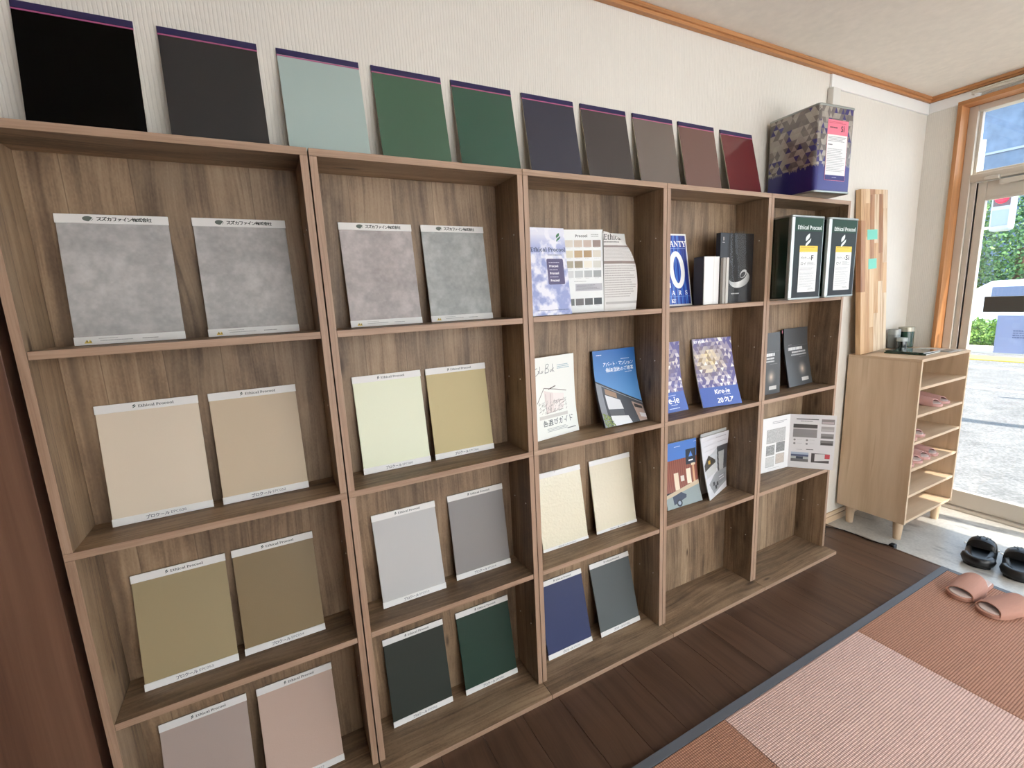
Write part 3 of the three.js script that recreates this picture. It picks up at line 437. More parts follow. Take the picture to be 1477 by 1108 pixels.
{
  const tx = canvasTex(512, 724, (c) => {
    fillR(c, '#d8d8dc', 0, 0, 512, 724); poly(c, '#c2c6ca', [[40, 280], [300, 170], [300, 420], [40, 420]]);
    tiny(c, 270, 40, 210, 22, 1, '#9a9498', 61); tiny(c, 300, 100, 190, 16, 1, '#a29ca0', 62); fillR(c, '#4c4d50', 290, 160, 230, 340); poly(c, '#b4b6b4', [[320, 230], [440, 230], [430, 470], [330, 470]]);
    poly(c, '#4a4640', [[20, 330], [120, 230], [250, 310], [250, 350], [20, 400]]); fillR(c, '#c9a34a', 100, 290, 44, 44); poly(c, '#c9cac8', [[30, 395], [255, 340], [262, 450], [40, 490]]);
    poly(c, '#9da0a2', [[60, 560], [250, 460], [512, 470], [512, 640], [140, 690]]); for (const [x, y] of [[150, 560], [190, 610], [240, 580]]) fillR(c, '#34363a', x, y, 44, 44); fillR(c, '#8b8e92', 300, 520, 190, 100); tiny(c, 310, 535, 170, 60, 2, '#e6e7ea', 63); poly(c, '#e2e2e4', [[140, 690], [512, 640], [512, 724], [140, 724]]);
  });
  booklet('house_brochure', 'gray and white brochure with small dark-roofed house, standing in front', 'brochure', [2.266, R3, 0.0], 0.06, 0.212, curve(-0.1, -0.129, 0.29, 0.5), 0.004, tx, { twist: 0.27 });
  booklet('plain_brochure', 'pale gray brochure mostly hidden behind the house brochure', 'brochure', [2.274, R3, 0.0], 0.06, 0.19, [[-0.139, 0], [-0.1405, 0.15], [-0.142, 0.298]], 0.0022, canvasTex(64, 64, (c) => fillR(c, '#c9c8c6', 0, 0, 64, 64)));
}
// rightmost bookcase, second row: dark brochures
const darkTex = (s) => canvasTex(512, 724, (c) => {
  fillR(c, '#4a4b4c', 0, 0, 512, 724); line(c, '#8a8a8a', 2, [[70, 220], [490, 220]]); tiny(c, 90, 205, 80, 8, 1, '#cfcfcf', s); tiny(c, 80, 238, 390, 88, 1, '#f2f2f0', s + 1); tiny(c, 150, 290, 330, 50, 1, '#dcdcda', s + 2); tiny(c, 130, 326, 350, 40, 1, '#c8c8c6', s + 3); tiny(c, 300, 366, 180, 8, 1, '#9a9a98', s + 4);
  const g = c.createRadialGradient(330, 520, 10, 330, 520, 120); g.addColorStop(0, '#c9b4a0'); g.addColorStop(1, 'rgba(74,75,76,0)'); c.fillStyle = g; c.fillRect(200, 390, 260, 260); fillR(c, '#c8c4be', 290, 628, 150, 44);
});
booklet('dark_brochure', 'dark gray brochure half hidden at the left of rightmost bookcase', 'brochure', [2.523, R2, 0], 0, 0.19, [[-0.056, 0], [-0.062, 0.15], [-0.07, 0.293]], 0.004, darkTex(71), { back: M.black, group: 'dark brochures' });
const dk = booklet('dark_brochure', 'dark gray brochure with a pink tab, leaning in the rightmost bookcase', 'brochure', [2.854, R2, 0.001], 0.03, 0.208, [[-0.092, 0], [-0.112, 0.1], [-0.13, 0.2], [ZB + 0.017, 0.292]], 0.008, darkTex(81), { back: M.black, group: 'dark brochures' });
obj('index_tab', bx(-0.112, -0.104, 0.27, 0.286, -0.142, -0.141), S(0xe08aa0), dk);
// rightmost bookcase, third row: folded leaflet
{
  const g = thing('folded_leaflet', 'white folded leaflet with gray texture photos standing open', 'leaflet', [2.842, R3 + 0.0006, -0.13]);
  const A = canvasTex(512, 724, (c) => { fillR(c, '#ecebe9', 0, 0, 512, 724); tiny(c, 190, 60, 260, 40, 2, '#9c9c9e', 91); const sq = (x, y, w, h, a, b) => { for (let i = 0; i < w; i += 6) for (let j = 0; j < h; j += 6) fillR(c, rgb(mix(a, b, hash(i, j, 92))), x + i, y + j, 6, 6); c.strokeStyle = '#84847f'; c.lineWidth = 3; c.strokeRect(x, y, w, h); }; sq(96, 160, 336, 180, [166, 166, 164], [206, 206, 204]); sq(96, 372, 150, 130, [120, 120, 118], [190, 190, 188]); sq(276, 350, 156, 130, [112, 112, 112], [160, 160, 158]); sq(96, 530, 150, 130, [196, 196, 192], [216, 216, 212]); sq(276, 508, 156, 130, [190, 178, 166], [212, 202, 192]); tiny(c, 140, 684, 230, 12, 1, '#a0a0a0', 93); });
  const B = canvasTex(512, 724, (c) => { fillR(c, '#dcdada', 0, 0, 512, 724); fillR(c, '#55534f', 70, 56, 250, 12); tiny(c, 120, 84, 150, 18, 1, '#55534f', 94); fillR(c, '#4a4644', 40, 130, 270, 50); fillR(c, '#c6c2c0', 40, 180, 270, 16); fillR(c, '#8b8888', 40, 196, 270, 110); for (const [y, a, b] of [[54, '#8a8482', '#b9aeae'], [150, '#a8a4a2', '#b8b4b2'], [244, '#8d8a88', '#6e6a68'], [334, '#7b7976', '#4e4b48']]) { fillR(c, a, 352, y, 142, 66); fillR(c, b, 360, y + 34, 126, 26); } for (const [x, y] of [[50, 330], [190, 330], [50, 380], [190, 380]]) { c.fillStyle = '#8a8886'; c.beginPath(); c.arc(x + 12, y + 12, 13, 0, 7); c.fill(); tiny(c, x + 40, y + 6, 70, 10, 1, '#b0aeac', x + y); } tiny(c, 90, 470, 90, 10, 1, '#9a9896', 95); tiny(c, 200, 462, 110, 22, 1, '#4a4846', 96); fillR(c, '#a8b4c6', 30, 510, 200, 60); fillR(c, '#525a74', 30, 540, 200, 26); fillR(c, '#aab0ae', 30, 566, 200, 30); fillR(c, '#3e4450', 90, 568, 80, 30); fillR(c, '#6c6a6a', 30, 598, 200, 40); fillR(c, '#4c4846', 262, 514, 200, 126); poly(c, '#d4d2d0', [[300, 524], [462, 514], [462, 604], [300, 620]]); fillR(c, '#c04a50', 412, 520, 56, 60); });
  const page = (w, turn, x, z, tex, h) => { const [f, r] = bent(w, [[0, 0], [0, h / 2], [0, h]], 0.0012, 2), q = new THREE.Group(); f.translate(w / 2, 0, 0); r.translate(w / 2, 0, 0); const m = obj('page', f, P(0xffffff, { map: tex, roughness: 0.5 }), g), b = obj('page_back', r, M.paper, m); m.position.set(x, 0, z); m.rotation.y = turn; };
  page(0.21, -0.075, -0.2095, -0.016, A, 0.293); page(0.206, -0.86, 0, 0, B, 0.293);
}
// middle bookcase, top row: folded brochure with cloud cover, colour chart and curled page
{
  const g = thing('cloud_brochure', 'folded brochure with blue cloud cover, color swatches and a curled page', 'brochure', [1.36, R1 + 0.0008, -0.05]);
  const cloud = canvasTex(420, 724, (c, w, h) => {
    for (let j = 0; j < h; j += 3) for (let i = 0; i < w; i += 3) { const k = fb(i / 60, j / 60, 99, 99, 300, 4), t = Math.max(0, Math.min(1, (k - 0.34) * 3.4)); fillR(c, rgb(mix([150, 160, 206], [232, 232, 242], Math.max(t, Math.min(0.9, 1.25 - j / 150)))), i, j, 3, 3); }
    leaf(c, 320, 40, 60, '#3f7a56'); txt(c, 'Ethical Procool', 62, 196, 46, '#2c3450', 'serif', 'bold'); tiny(c, 230, 222, 150, 12, 1, '#4a5270', 101);
    c.fillStyle = '#5a5478'; c.beginPath(); c.roundRect(210, 256, 170, 214, 14); c.fill(); for (let i = 0; i < 3; i++) { tiny(c, 232, 284 + i * 60, 110, 14, 1, '#d8d6e6', 102 + i); txt(c, 'Procool', 232, 326 + i * 60, 26, '#fff', 'sans-serif', 'bold'); }
    poly(c, '#3a3440', [[0, 216], [40, 230], [52, 252], [0, 258]]); tiny(c, 60, 680, 330, 12, 1, '#5c648a', 106);
  });
  const chart = canvasTex(512, 724, (c) => {
    fillR(c, '#eceeed', 0, 0, 512, 724); tiny(c, 60, 50, 90, 16, 1, '#8a8c8a', 111); txt(c, 'Procool', 250, 66, 32, '#4a4c4a', 'sans-serif', 'bold'); tiny(c, 400, 40, 80, 30, 2, '#a2a4a2', 112);
    const rows = [[90, ['#d8d0c2', '#cfc0b0', '#c4b2a6', '#9a867e']], [180, ['#dcd6be', '#bda27a', '#ae9068', '#d8d2c4']], [270, ['#a8a08a', '#948870', '#e8e4d6', '#d2d2c8']], [355, ['#d0d2d2', '#c0c4c4', '#b4b8b8', '#a0a4a4']], [600, ['#6a706c', '#6c6868', '#585858', '#40464a']]];
    for (const [y, cs] of rows) cs.forEach((q, i) => { fillR(c, q, 150 + i * 88, y, 76, 60); tiny(c, 162 + i * 88, y + 66, 46, 6, 1, '#b4b6b4', y + i); });
    tiny(c, 230, 446, 150, 10, 1, '#9a9c9a', 113); fillR(c, '#b6b6bc', 240, 470, 256, 64); tiny(c, 250, 480, 230, 46, 4, '#84848a', 114); tiny(c, 110, 520, 50, 8, 1, '#7a7c7a', 115); tiny(c, 120, 580, 50, 8, 1, '#7a7c7a', 116);
  });
  const curl = canvasTex(512, 724, (c) => { fillR(c, '#d9d6d2', 0, 0, 512, 724); txt(c, 'Ethical P', 0, 80, 68, '#3a3634', 'serif', 'bold'); tiny(c, 0, 96, 240, 18, 1, '#4a4644', 121); fillR(c, '#8a7e78', 0, 130, 512, 16); tiny(c, 10, 152, 480, 110, 9, '#a49c98', 122); fillR(c, '#8d7c74', 0, 268, 512, 26); tiny(c, 10, 310, 470, 300, 14, '#a8a29e', 123); fillR(c, '#b2aeaa', 20, 640, 440, 22); });
  const page = (name, w, prof, t, turn, x, z, tex) => { const [f, r] = bent(w, prof, t, 8); f.translate(w / 2, 0, 0); r.translate(w / 2, 0, 0); const m = obj(name, f, P(0xffffff, { map: tex, roughness: 0.45 }), g); obj('page_back', r, M.paper, m); m.position.set(x, 0, z); m.rotation.y = turn; };
  page('cover_page', 0.164, [[0.045, 0.001], [0.024, 0.15], [0.006, 0.286]], 0.0008, 0.02, -0.1392, -0.012, cloud);
  page('swatch_page', 0.212, [[0, 0.001], [-0.003, 0.15], [-0.006, 0.288]], 0.0008, -0.17, -0.012, -0.048, chart);
  page('flat_page', 0.165, [[0, 0.001], [-0.02, 0.15], [-0.045, 0.285]], 0.0008, 0.14, 0.197, -0.014, canvasTex(128, 128, (c) => { fillR(c, '#e2e2de', 0, 0, 128, 128); tiny(c, 70, 12, 50, 30, 5, '#a4a6a4', 131); }));
  // the curled page: one rounded corner, bowed outwards
  const sh = new THREE.Shape(); sh.moveTo(0, 0); sh.lineTo(0.142, 0); sh.bezierCurveTo(0.16, 0.06, 0.172, 0.11, 0.158, 0.16); sh.bezierCurveTo(0.14, 0.215, 0.08, 0.265, 0, 0.282); sh.lineTo(0, 0);
  const cg = new THREE.ExtrudeGeometry(sh, { depth: 0.0008, bevelEnabled: false, curveSegments: 18 }), p = cg.attributes.position, uv = cg.attributes.uv;
  for (let i = 0; i < p.count; i++) { uv.setXY(i, p.getX(i) / 0.17, p.getY(i) / 0.284); p.setZ(i, p.getZ(i) + 0.016 * Math.sin(Math.PI * p.getX(i) / 0.17) - 0.5 * p.getX(i) * p.getY(i)); }
  cg.computeVertexNormals(); const cm = obj('curled_page', cg, P(0xffffff, { map: curl, roughness: 0.5, side: THREE.DoubleSide }), g); cm.position.set(0.197, 0, -0.012);
}
// fourth bookcase, top row
{
  const pl = thing('warranty_plaque', 'blue and white plaque with large 10 YEARS lettering', 'plaque', [1.954, R1, -0.103]);
  obj('backing', at(rbox(0.21, 0.297, 0.004, 0.001), 0, 0.1485, -0.002), M.white, pl);
  obj('print', face(0.196, 0.283, 0, 0.1485, 0.0006), P(0xffffff, { roughness: 0.3, map: canvasTex(512, 740, (c) => {
    fillR(c, '#2a46a8', 0, 0, 512, 740); for (let i = 0; i < 26; i++) fillR(c, i % 3 ? '#5a90e2' : '#2440a0', i * 20, 0, 7 + 5 * hash(i, 1, 141), 740); poly(c, 'rgba(32,30,110,0.55)', [[420, 0], [512, 0], [512, 740], [480, 740]]);
    txt(c, 'WARRANTY', 256, 120, 84, '#fff', 'serif', 'bold', 'center'); line(c, '#9fb8ee', 3, [[10, 140], [500, 140]]);
    fillR(c, '#fff', 120, 190, 70, 360); fillR(c, '#fff', 80, 510, 150, 50); c.strokeStyle = '#fff'; c.lineWidth = 58; c.beginPath(); c.ellipse(350, 370, 82, 172, 0, 0, 7); c.stroke();
    'YEARS'.split('').forEach((k, i) => txt(c, k, 70 + i * 96, 640, 66, '#fff', 'serif', 'bold', 'center')); line(c, '#9fb8ee', 3, [[10, 656], [500, 656]]); txt(c, 'KF', 256, 722, 52, '#fff', 'serif', 'bold', 'center');
  }) }), pl);
  lean(pl, 0.297, -0.105, ZB, 0.004);
  const b = thing('box_file', 'white-fronted box file with dark gray sides beside the blue plaque', 'box file', [2.054, R1, -0.046]);
  obj('case', bx(0.0, 0.004, 0.0005, 0.194, -0.05, -0.001), S(0x3c3b3a, { roughness: 0.6 }), b); obj('spine', bx(0.004, 0.094, 0.0005, 0.194, -0.05, 0), M.white, b); obj('spine_crease', [bx(0.06, 0.0615, 0.001, 0.193, -0.001, 0.0006)], M.offWhite, b);
  const k = thing('black_catalog', 'tall slim black catalog standing beside the white box file', 'catalog', [2.15, R1, -0.046]);
  obj('cover', bx(0, 0.05, 0.0005, 0.289, -0.022, 0), S(0x14141a, { roughness: 0.4 }), k); obj('spine_mark', [bx(0.016, 0.018, 0.258, 0.272, -0.001, 0.0006), bx(0.02, 0.022, 0.258, 0.272, -0.001, 0.0006), bx(0.012, 0.026, 0.25, 0.252, -0.001, 0.0006)], M.offWhite, k);
  tag(obj('slim_notebook', bx(2.151, 2.167, R1 + 0.0005, 1.55, -0.044, -0.03, { r: 0.002 }), S(0xaaa49c)), 'short pale gray notebook spine, left of the pair below black catalog', 'notebook', 'short pale notebooks');
  tag(obj('slim_notebook', bx(2.168, 2.184, R1 + 0.0005, 1.55, -0.044, -0.028, { r: 0.002 }), S(0xc9c4bc)), 'short pale gray notebook spine, right of the pair below black catalog', 'notebook', 'short pale notebooks');
  const f = thing('clear_file', 'black catalog with silver emblem in a wavy clear plastic sleeve', 'file', [2.202, R1, -0.05]);
  obj('catalog', bx(0, 0.172, 0.0005, 0.29, -0.03, -0.006), S(0x0a0a0b, { roughness: 0.5 }), f);
  const pr = canvasTex(512, 740, (c) => { fillR(c, '#171412', 0, 0, 512, 740); const gr = c.createLinearGradient(60, 400, 460, 600); gr.addColorStop(0, '#8a8a88'); gr.addColorStop(0.5, '#e2e2de'); gr.addColorStop(1, '#6c6c6a'); c.fillStyle = gr; c.beginPath(); c.ellipse(260, 490, 200, 92, -0.1, 0, 7); c.fill(); c.fillStyle = '#171412'; c.beginPath(); c.ellipse(230, 455, 170, 62, -0.16, 0, 7); c.fill(); c.fillStyle = '#b4b4b0'; c.beginPath(); c.ellipse(330, 430, 70, 40, -0.4, 0, 7); c.fill(); c.fillStyle = '#171412'; c.beginPath(); c.ellipse(322, 440, 52, 26, -0.4, 0, 7); c.fill(); tiny(c, 110, 640, 160, 26, 1, '#cfcfca', 151); });
  obj('print', face(0.17, 0.286, 0.086, 0.146, -0.0055), S(0xffffff, { map: pr, roughness: 0.5 }), f);
  const sg = new THREE.PlaneGeometry(0.174, 0.296, 40, 10), q = sg.attributes.position; for (let i = 0; i < q.count; i++) { const x = q.getX(i), y = q.getY(i); q.setZ(i, 0.0075 * Math.sin(x * 62 + 0.9 * Math.sin(y * 9)) + 0.0012 * Math.sin(x * 170 + y * 14)); } sg.computeVertexNormals();
  const sl = obj('sleeve', sg, P(0xffffff, { transmission: 1, thickness: 0, roughness: 0.03, ior: 1.36, specularIntensity: 0.4, side: THREE.DoubleSide }), f); sl.position.set(0.087, 0.1485, 0.0055);
}

// ================================================================ square tins
function roundRect(w, d, r) { const s = new THREE.Shape(), x = w / 2, y = d / 2; s.moveTo(-x + r, -y); s.lineTo(x - r, -y); s.absarc(x - r, -y + r, r, -Math.PI / 2, 0); s.lineTo(x, y - r); s.absarc(x - r, y - r, r, 0, Math.PI / 2); s.lineTo(-x + r, y); s.absarc(-x + r, y - r, r, Math.PI / 2, Math.PI); s.lineTo(-x, -y + r); s.absarc(-x + r, -y + r, r, Math.PI, Math.PI * 1.5); return s; }
const slab = (w, d, r, y0, y1, bev = 0) => { const g = new THREE.ExtrudeGeometry(roundRect(w - 2 * bev, d - 2 * bev, Math.max(0.001, r - bev)), { depth: y1 - y0 - 2 * bev, bevelEnabled: bev > 0, bevelSize: bev, bevelThickness: bev, bevelSegments: 2, curveSegments: 6 }); g.rotateX(-Math.PI / 2); g.translate(0, y0 + bev, 0); return g; };
function tin(name, label, [x, y, z], turn, mats, W = 0.236, H = 0.348) { // origin under the middle of the front face
  const g = thing(name, label, 'paint tin', [x, y + 0.0005, z], turn, 'square paint tins');
  const r = 0.017, inner = W - 0.004;
  const body = at(slab(inner, inner, r, 0.006, H - 0.006), 0, 0, -W / 2), p = body.attributes.position, uv = body.attributes.uv;
  for (let i = 0; i < p.count; i++) uv.setXY(i, (Math.abs(p.getX(i)) > inner / 2 - 0.006 ? p.getZ(i) + W / 2 : p.getX(i)) / W + 0.5, p.getY(i) / H);
  obj('body', body, mats.body, g);
  obj('top_rim', at(slab(W, W, r, H - 0.009, H, 0.003), 0, 0, -W / 2), M.steel, g); obj('bottom_rim', at(slab(W, W, r, 0, 0.009, 0.003), 0, 0, -W / 2), M.steel, g);
  if (mats.corner) for (const s of [-1, 1]) obj('corner_seam', at(new THREE.CylinderGeometry(r * 0.98, r * 0.98, H - 0.018, 12, 1, true, s < 0 ? -Math.PI / 2 : 0, Math.PI / 2), s * (inner / 2 - r * 0.94), H / 2, -0.002 - r * 0.94), mats.corner, g);
  obj('front_print', face(W - 2 * r - 0.004, H - 0.02, 0, H / 2, -0.0014), mats.front, g);
  if (mats.label) obj('paper_label', at(rbox(mats.lw, mats.lh, 0.0006, 0.0002), mats.lx, mats.ly, -0.0008), M.paper, g).add(shade(Object.assign(new THREE.Mesh(face(mats.lw, mats.lh, mats.lx, mats.ly, -0.0003), mats.label), { name: 'label_print' })));
  return g;
}
{
  const green = P(0x0c2418, { roughness: 0.22, clearcoat: 0.5, clearcoatRoughness: 0.1 });
  const front = P(0xffffff, { roughness: 0.5, specularIntensity: 0.5, map: canvasTex(512, 896, (c) => { fillR(c, '#212b2b', 0, 0, 512, 896); fillR(c, '#183e2c', 0, 0, 512, 150); fillR(c, '#212427', 0, 560, 512, 336); txt(c, 'Ethical Procool', 268, 130, 62, '#e4eae6', 'sans-serif', 'bold', 'center'); leaf(c, 176, 170, 130, '#dfe6e2'); }) });
  const lab = (ch) => P(0xffffff, { roughness: 0.5, map: canvasTex(360, 760, (c) => {
    fillR(c, '#e9e9e6', 0, 0, 360, 760); fillR(c, '#f0c63a', 0, 0, 360, 100); tiny(c, 20, 22, 320, 18, 1, '#6a5a20', 161); tiny(c, 16, 60, 300, 8, 1, '#a88a30', 162); tiny(c, 16, 112, 260, 8, 1, '#8a8a88', 163);
    glyphs(c, 'プロクール', 20, 176, 42, 5, '#55585a', 0.98); txt(c, ch, 226, 236, 118, '#1e1e1e', 'sans-serif', 'bold'); glyphs(c, 'ロイ', 30, 260, 56, 7, '#3a3a3a', 1.05); tiny(c, 160, 262, 170, 60, 4, '#6a6a6a', 164); tiny(c, 20, 360, 320, 46, 3, '#85858a', 165); tiny(c, 20, 430, 320, 260, 13, '#a2a2a4', 166); tiny(c, 200, 700, 130, 30, 2, '#6a6a6a', 167);
  }) });
  const mk = (ch) => ({ body: green, front, corner: M.steel, label: lab(ch), lw: 0.128, lh: 0.192, lx: 0.004, ly: 0.128 });
  tin('green_paint_tin', 'dark green square tin, left of the pair, label with letter F', [2.539, S1, 0.083], 0, mk('F'));
  tin('green_paint_tin', 'dark green square tin, right of the pair, label with letters Si', [2.806, S1, 0.083], 0, mk('Si'));
  const pal = (k, u, v) => (k < 0.16 ? '#3a3470' : k < 0.55 ? rgb(mix([96, 90, 88], [128, 120, 114], k * 1.8)) : rgb(mix([140, 132, 124], [176, 168, 156], k)));
  const mosaic = (s, lab) => canvasTex(512, 760, (c) => { fillR(c, '#28266e', 0, 0, 512, 760); tri(c, 512, 500, 9, pal, s); fillR(c, '#28266e', 0, 520, 512, 240); for (let i = 0; i < 24; i++) { const x = i * 22, k = hash(i, 5, s); poly(c, k > 0.5 ? '#8a8480' : '#28266e', [[x, 522], [x + 22, 522], [x + 11, 522 + (k - 0.3) * 46]]); } });
  tin('patterned_paint_tin', 'purple and gray triangle-patterned square tin on top of the bookcases', [2.688, TOP, 0.083], -0.08, {
    body: P(0xffffff, { map: mosaic(9), roughness: 0.28, metalness: 0.3, clearcoat: 0.6, clearcoatRoughness: 0.08 }), front: P(0xffffff, { map: mosaic(10), roughness: 0.3, metalness: 0.2 }), lw: 0.132, lh: 0.24, lx: 0.006, ly: 0.17,
    label: P(0xffffff, { roughness: 0.5, map: canvasTex(360, 660, (c) => { fillR(c, '#e8e7e6', 0, 0, 360, 660); fillR(c, '#ec7a8e', 0, 0, 360, 160); tiny(c, 20, 20, 300, 24, 2, '#b8485c', 171); tiny(c, 40, 76, 160, 36, 1, '#4a2a34', 172); txt(c, 'Si', 230, 120, 84, '#3a1e28', 'sans-serif', 'bold'); tiny(c, 20, 180, 320, 60, 4, '#8a8a8c', 173); tiny(c, 24, 262, 110, 26, 1, '#4a4a4c', 174); tiny(c, 20, 310, 320, 260, 14, '#a4a4a6', 175); fillR(c, '#28266e', 0, 600, 360, 60); tiny(c, 130, 622, 90, 14, 1, '#c8c8e0', 176); c.strokeStyle = '#d86a80'; c.lineWidth = 5; c.strokeRect(2, 2, 356, 656); }) }),
  });
  tag(obj('price_card', bx(2.9, 2.955, TOP + 0.0005, TOP + 0.2, -0.14, -0.138), P(0xe6ecf0, { roughness: 0.25 })), 'narrow pale card standing behind the patterned tin', 'card');
}

// ================================================================ shoe cabinet
const CX0 = 3.42, CX1 = 3.992, CY0 = 0.098, CY1 = 1.018, CZ0 = -0.163, CZ1 = 0.182, CT = 0.015;
const level = [0, 1, 2, 3, 4, 5].map((i) => CY0 + 0.018 + i * (CY1 - CY0 - 0.018) / 6);
{
  const g = thing('shoe_cabinet', 'pale wooden open shoe cabinet on four tapered legs by the entrance', 'cabinet', [CX0, GY, CZ0]);
  const o = { su: 0.5, sv: 1, r: 0.0015 }, B = (n, x0, x1, y0, y1, z0, z1, grain) => obj(n, bx(x0 - CX0, x1 - CX0, y0 - GY, y1 - GY, z0 - CZ0, z1 - CZ0, { ...o, grain }), M.pale, g);
  B('side_panel', CX0, CX0 + CT, CY0, CY1 - CT, CZ0, CZ1, 'y'); B('side_panel', CX1 - CT, CX1, CY0, CY1 - CT, CZ0, CZ1, 'y'); B('top_board', CX0, CX1, CY1 - CT, CY1, CZ0, CZ1, 'x'); B('back_panel', CX0 + CT, CX1 - CT, CY0, CY1 - CT, CZ0, CZ0 + 0.004, 'y');
  for (let i = 0; i < 6; i++) B(i ? 'shelf' : 'bottom_board', CX0 + CT, CX1 - CT, level[i] - CT, level[i], CZ0 + 0.004, CZ1 - 0.002, 'x');
  for (const x of [CX0 + 0.06, CX1 - 0.06]) for (const z of [CZ0 + 0.05, CZ1 - 0.05]) obj('leg', mapUV(at(new THREE.CylinderGeometry(0.026, 0.018, CY0 - GY - 0.0005, 20), x - CX0, (CY0 - GY) / 2, z - CZ0), 'y', rnd(), rnd(), 0.5, 1), M.pale, g);
}
// laminated plank leaning on the wall
{
  const g = thing('laminated_plank', 'tall laminated wooden plank leaning on wall above the shoe cabinet', 'plank', [3.55, CY1 + 0.001, -0.1]);
  const n = 6, W = 0.276, H = 0.9, T2 = 0.026, w = W / n, tones = [0xffffff, 0xf0dcc4, 0xdcc0a4, 0xfaf0e0, 0xc8a48a, 0xecd8c0], mats = tones.map((c) => S(c, { map: T.acacia, roughness: 0.5 }));
  for (let i = 0; i < n; i++) { let y = 0, k = i; while (y < H - 0.001) { const y1 = Math.min(H, y + rr(0.14, 0.42)); obj('stave', bx(-W / 2 + i * w + 0.0002, -W / 2 + (i + 1) * w - 0.0002, y + 0.0002, y1 - 0.0002, -T2, 0, { r: 0.0006, su: 0.25, sv: 0.5 }), mats[Math.floor(rnd() * 6)], g); y = y1; } }
  g.rotation.set(-0.05, 0, 0.046); g.position.y += 0.0075;
  const note = S(0x7fd0bc, { roughness: 0.7 });
  obj('sticky_note', bx(-0.075, 0.03, 0.632, 0.686, 0.0002, 0.0012), note, g).userData.label = 'teal sticky note'; obj('sticky_note', bx(-0.062, 0.024, 0.472, 0.528, 0.0002, 0.0012), note, g).userData.label = 'teal sticky note';
}
// things on the shoe cabinet
{
  const Y = CY1 + 0.0005;
  const pot = (name, label, x, z, r, h, bodyM, capM, ch) => { const g = thing(name, label, 'jar', [x, Y, z], 0, 'jars on the shoe cabinet'); obj('body', new THREE.LatheGeometry([[0, 0], [r * 0.94, 0], [r, 0.004], [r, h - ch], [r * 0.97, h - ch]].map((p) => new THREE.Vector2(...p)), 28), bodyM, g); obj('lid', new THREE.LatheGeometry([[r * 0.97, h - ch], [r * 1.02, h - ch], [r * 1.02, h - 0.002], [r * 0.97, h], [0, h]].map((p) => new THREE.Vector2(...p)), 28), capM, g); };
  pot('green_jar', 'dark green jar with silver lid at the back of the shoe cabinet', 3.93, -0.105, 0.039, 0.124, P(0x1c4030, { roughness: 0.25, clearcoat: 0.5 }), P(0xb8b2a0, { roughness: 0.35, metalness: 0.5 }), 0.026);
  pot('gray_jar', 'gray metal jar partly hidden beside the green jar', 3.845, -0.13, 0.03, 0.115, P(0x8e9290, { roughness: 0.4, metalness: 0.2 }), P(0xa8aaa6, { roughness: 0.4, metalness: 0.3 }), 0.03);
  pot('small_dark_jar', 'small dark jar with clear pale lid beside the plank', 3.815, -0.075, 0.025, 0.07, P(0x23302c, { roughness: 0.15, clearcoat: 1 }), P(0xb8bfbc, { roughness: 0.15 }), 0.022);
  const bk = (name, label, x0, x1, z0, z1, y0, y1, turn, m) => { const g = thing(name, label, 'booklet', [(x0 + x1) / 2, Y + y0, (z0 + z1) / 2], turn, 'booklets lying on the shoe cabinet'); const w = (x1 - x0) / 2, d = (z1 - z0) / 2; obj('cover', bx(-w, w, 0, y1 - y0, -d, d), m, g); obj('pages', bx(-w + 0.002, w + 0.0008, 0.0012, y1 - y0 - 0.0012, -d + 0.002, d + 0.0008), M.pages, g); return g; };
  bk('green_booklet', 'dark green booklet lying flat, lowest of the pile on the shoe cabinet', 3.575, 3.76, -0.06, 0.13, 0, 0.008, 0.05, P(0x1c3a30, { roughness: 0.2, clearcoat: 0.6 }));
  bk('green_booklet', 'dark green glossy booklet lying on top of the other one', 3.585, 3.765, -0.055, 0.125, 0.0085, 0.015, -0.04, P(0x22423a, { roughness: 0.15, clearcoat: 0.8 }));
  const lf = canvasTex(256, 256, (c) => { fillR(c, '#c9c8c2', 0, 0, 256, 256); fillR(c, '#5a6a62', 10, 20, 100, 70); fillR(c, '#8a7a68', 130, 30, 100, 60); tiny(c, 20, 120, 210, 100, 7, '#6a6c6a', 181); });
  const lt = tag(obj('printed_leaflet', sharp(3.79, 3.945, Y, Y + 0.0015, -0.03, 0.165, { su: 0.155, sv: 0.195, ou: -3.79, ov: 0.03, grain: 'z' }), S(0xffffff, { map: lf, roughness: 0.4 })), 'printed leaflet lying flat at the right end of the shoe cabinet', 'leaflet');
}

// ================================================================ slippers and clogs
const soleShape = (L, w) => { const s = new THREE.Shape(); s.moveTo(0, -w * 0.42); s.bezierCurveTo(L * 0.25, -w * 0.46, L * 0.45, -w * 0.36, L * 0.62, -w * 0.46); s.bezierCurveTo(L * 0.85, -w * 0.56, L * 1.0, -w * 0.35, L, 0); s.bezierCurveTo(L * 1.0, w * 0.36, L * 0.85, w * 0.56, L * 0.62, w * 0.48); s.bezierCurveTo(L * 0.45, w * 0.4, L * 0.25, w * 0.46, 0, w * 0.42); s.bezierCurveTo(-L * 0.1, w * 0.3, -L * 0.1, -w * 0.3, 0, -w * 0.42); return s; };
const soleGeo = (L, w, t) => { const g = new THREE.ExtrudeGeometry(soleShape(L, w), { depth: t - 0.006, bevelEnabled: true, bevelSize: 0.003, bevelThickness: 0.003, bevelSegments: 2, curveSegments: 10 }); g.rotateX(-Math.PI / 2); g.translate(0, 0.003, 0); return g; };
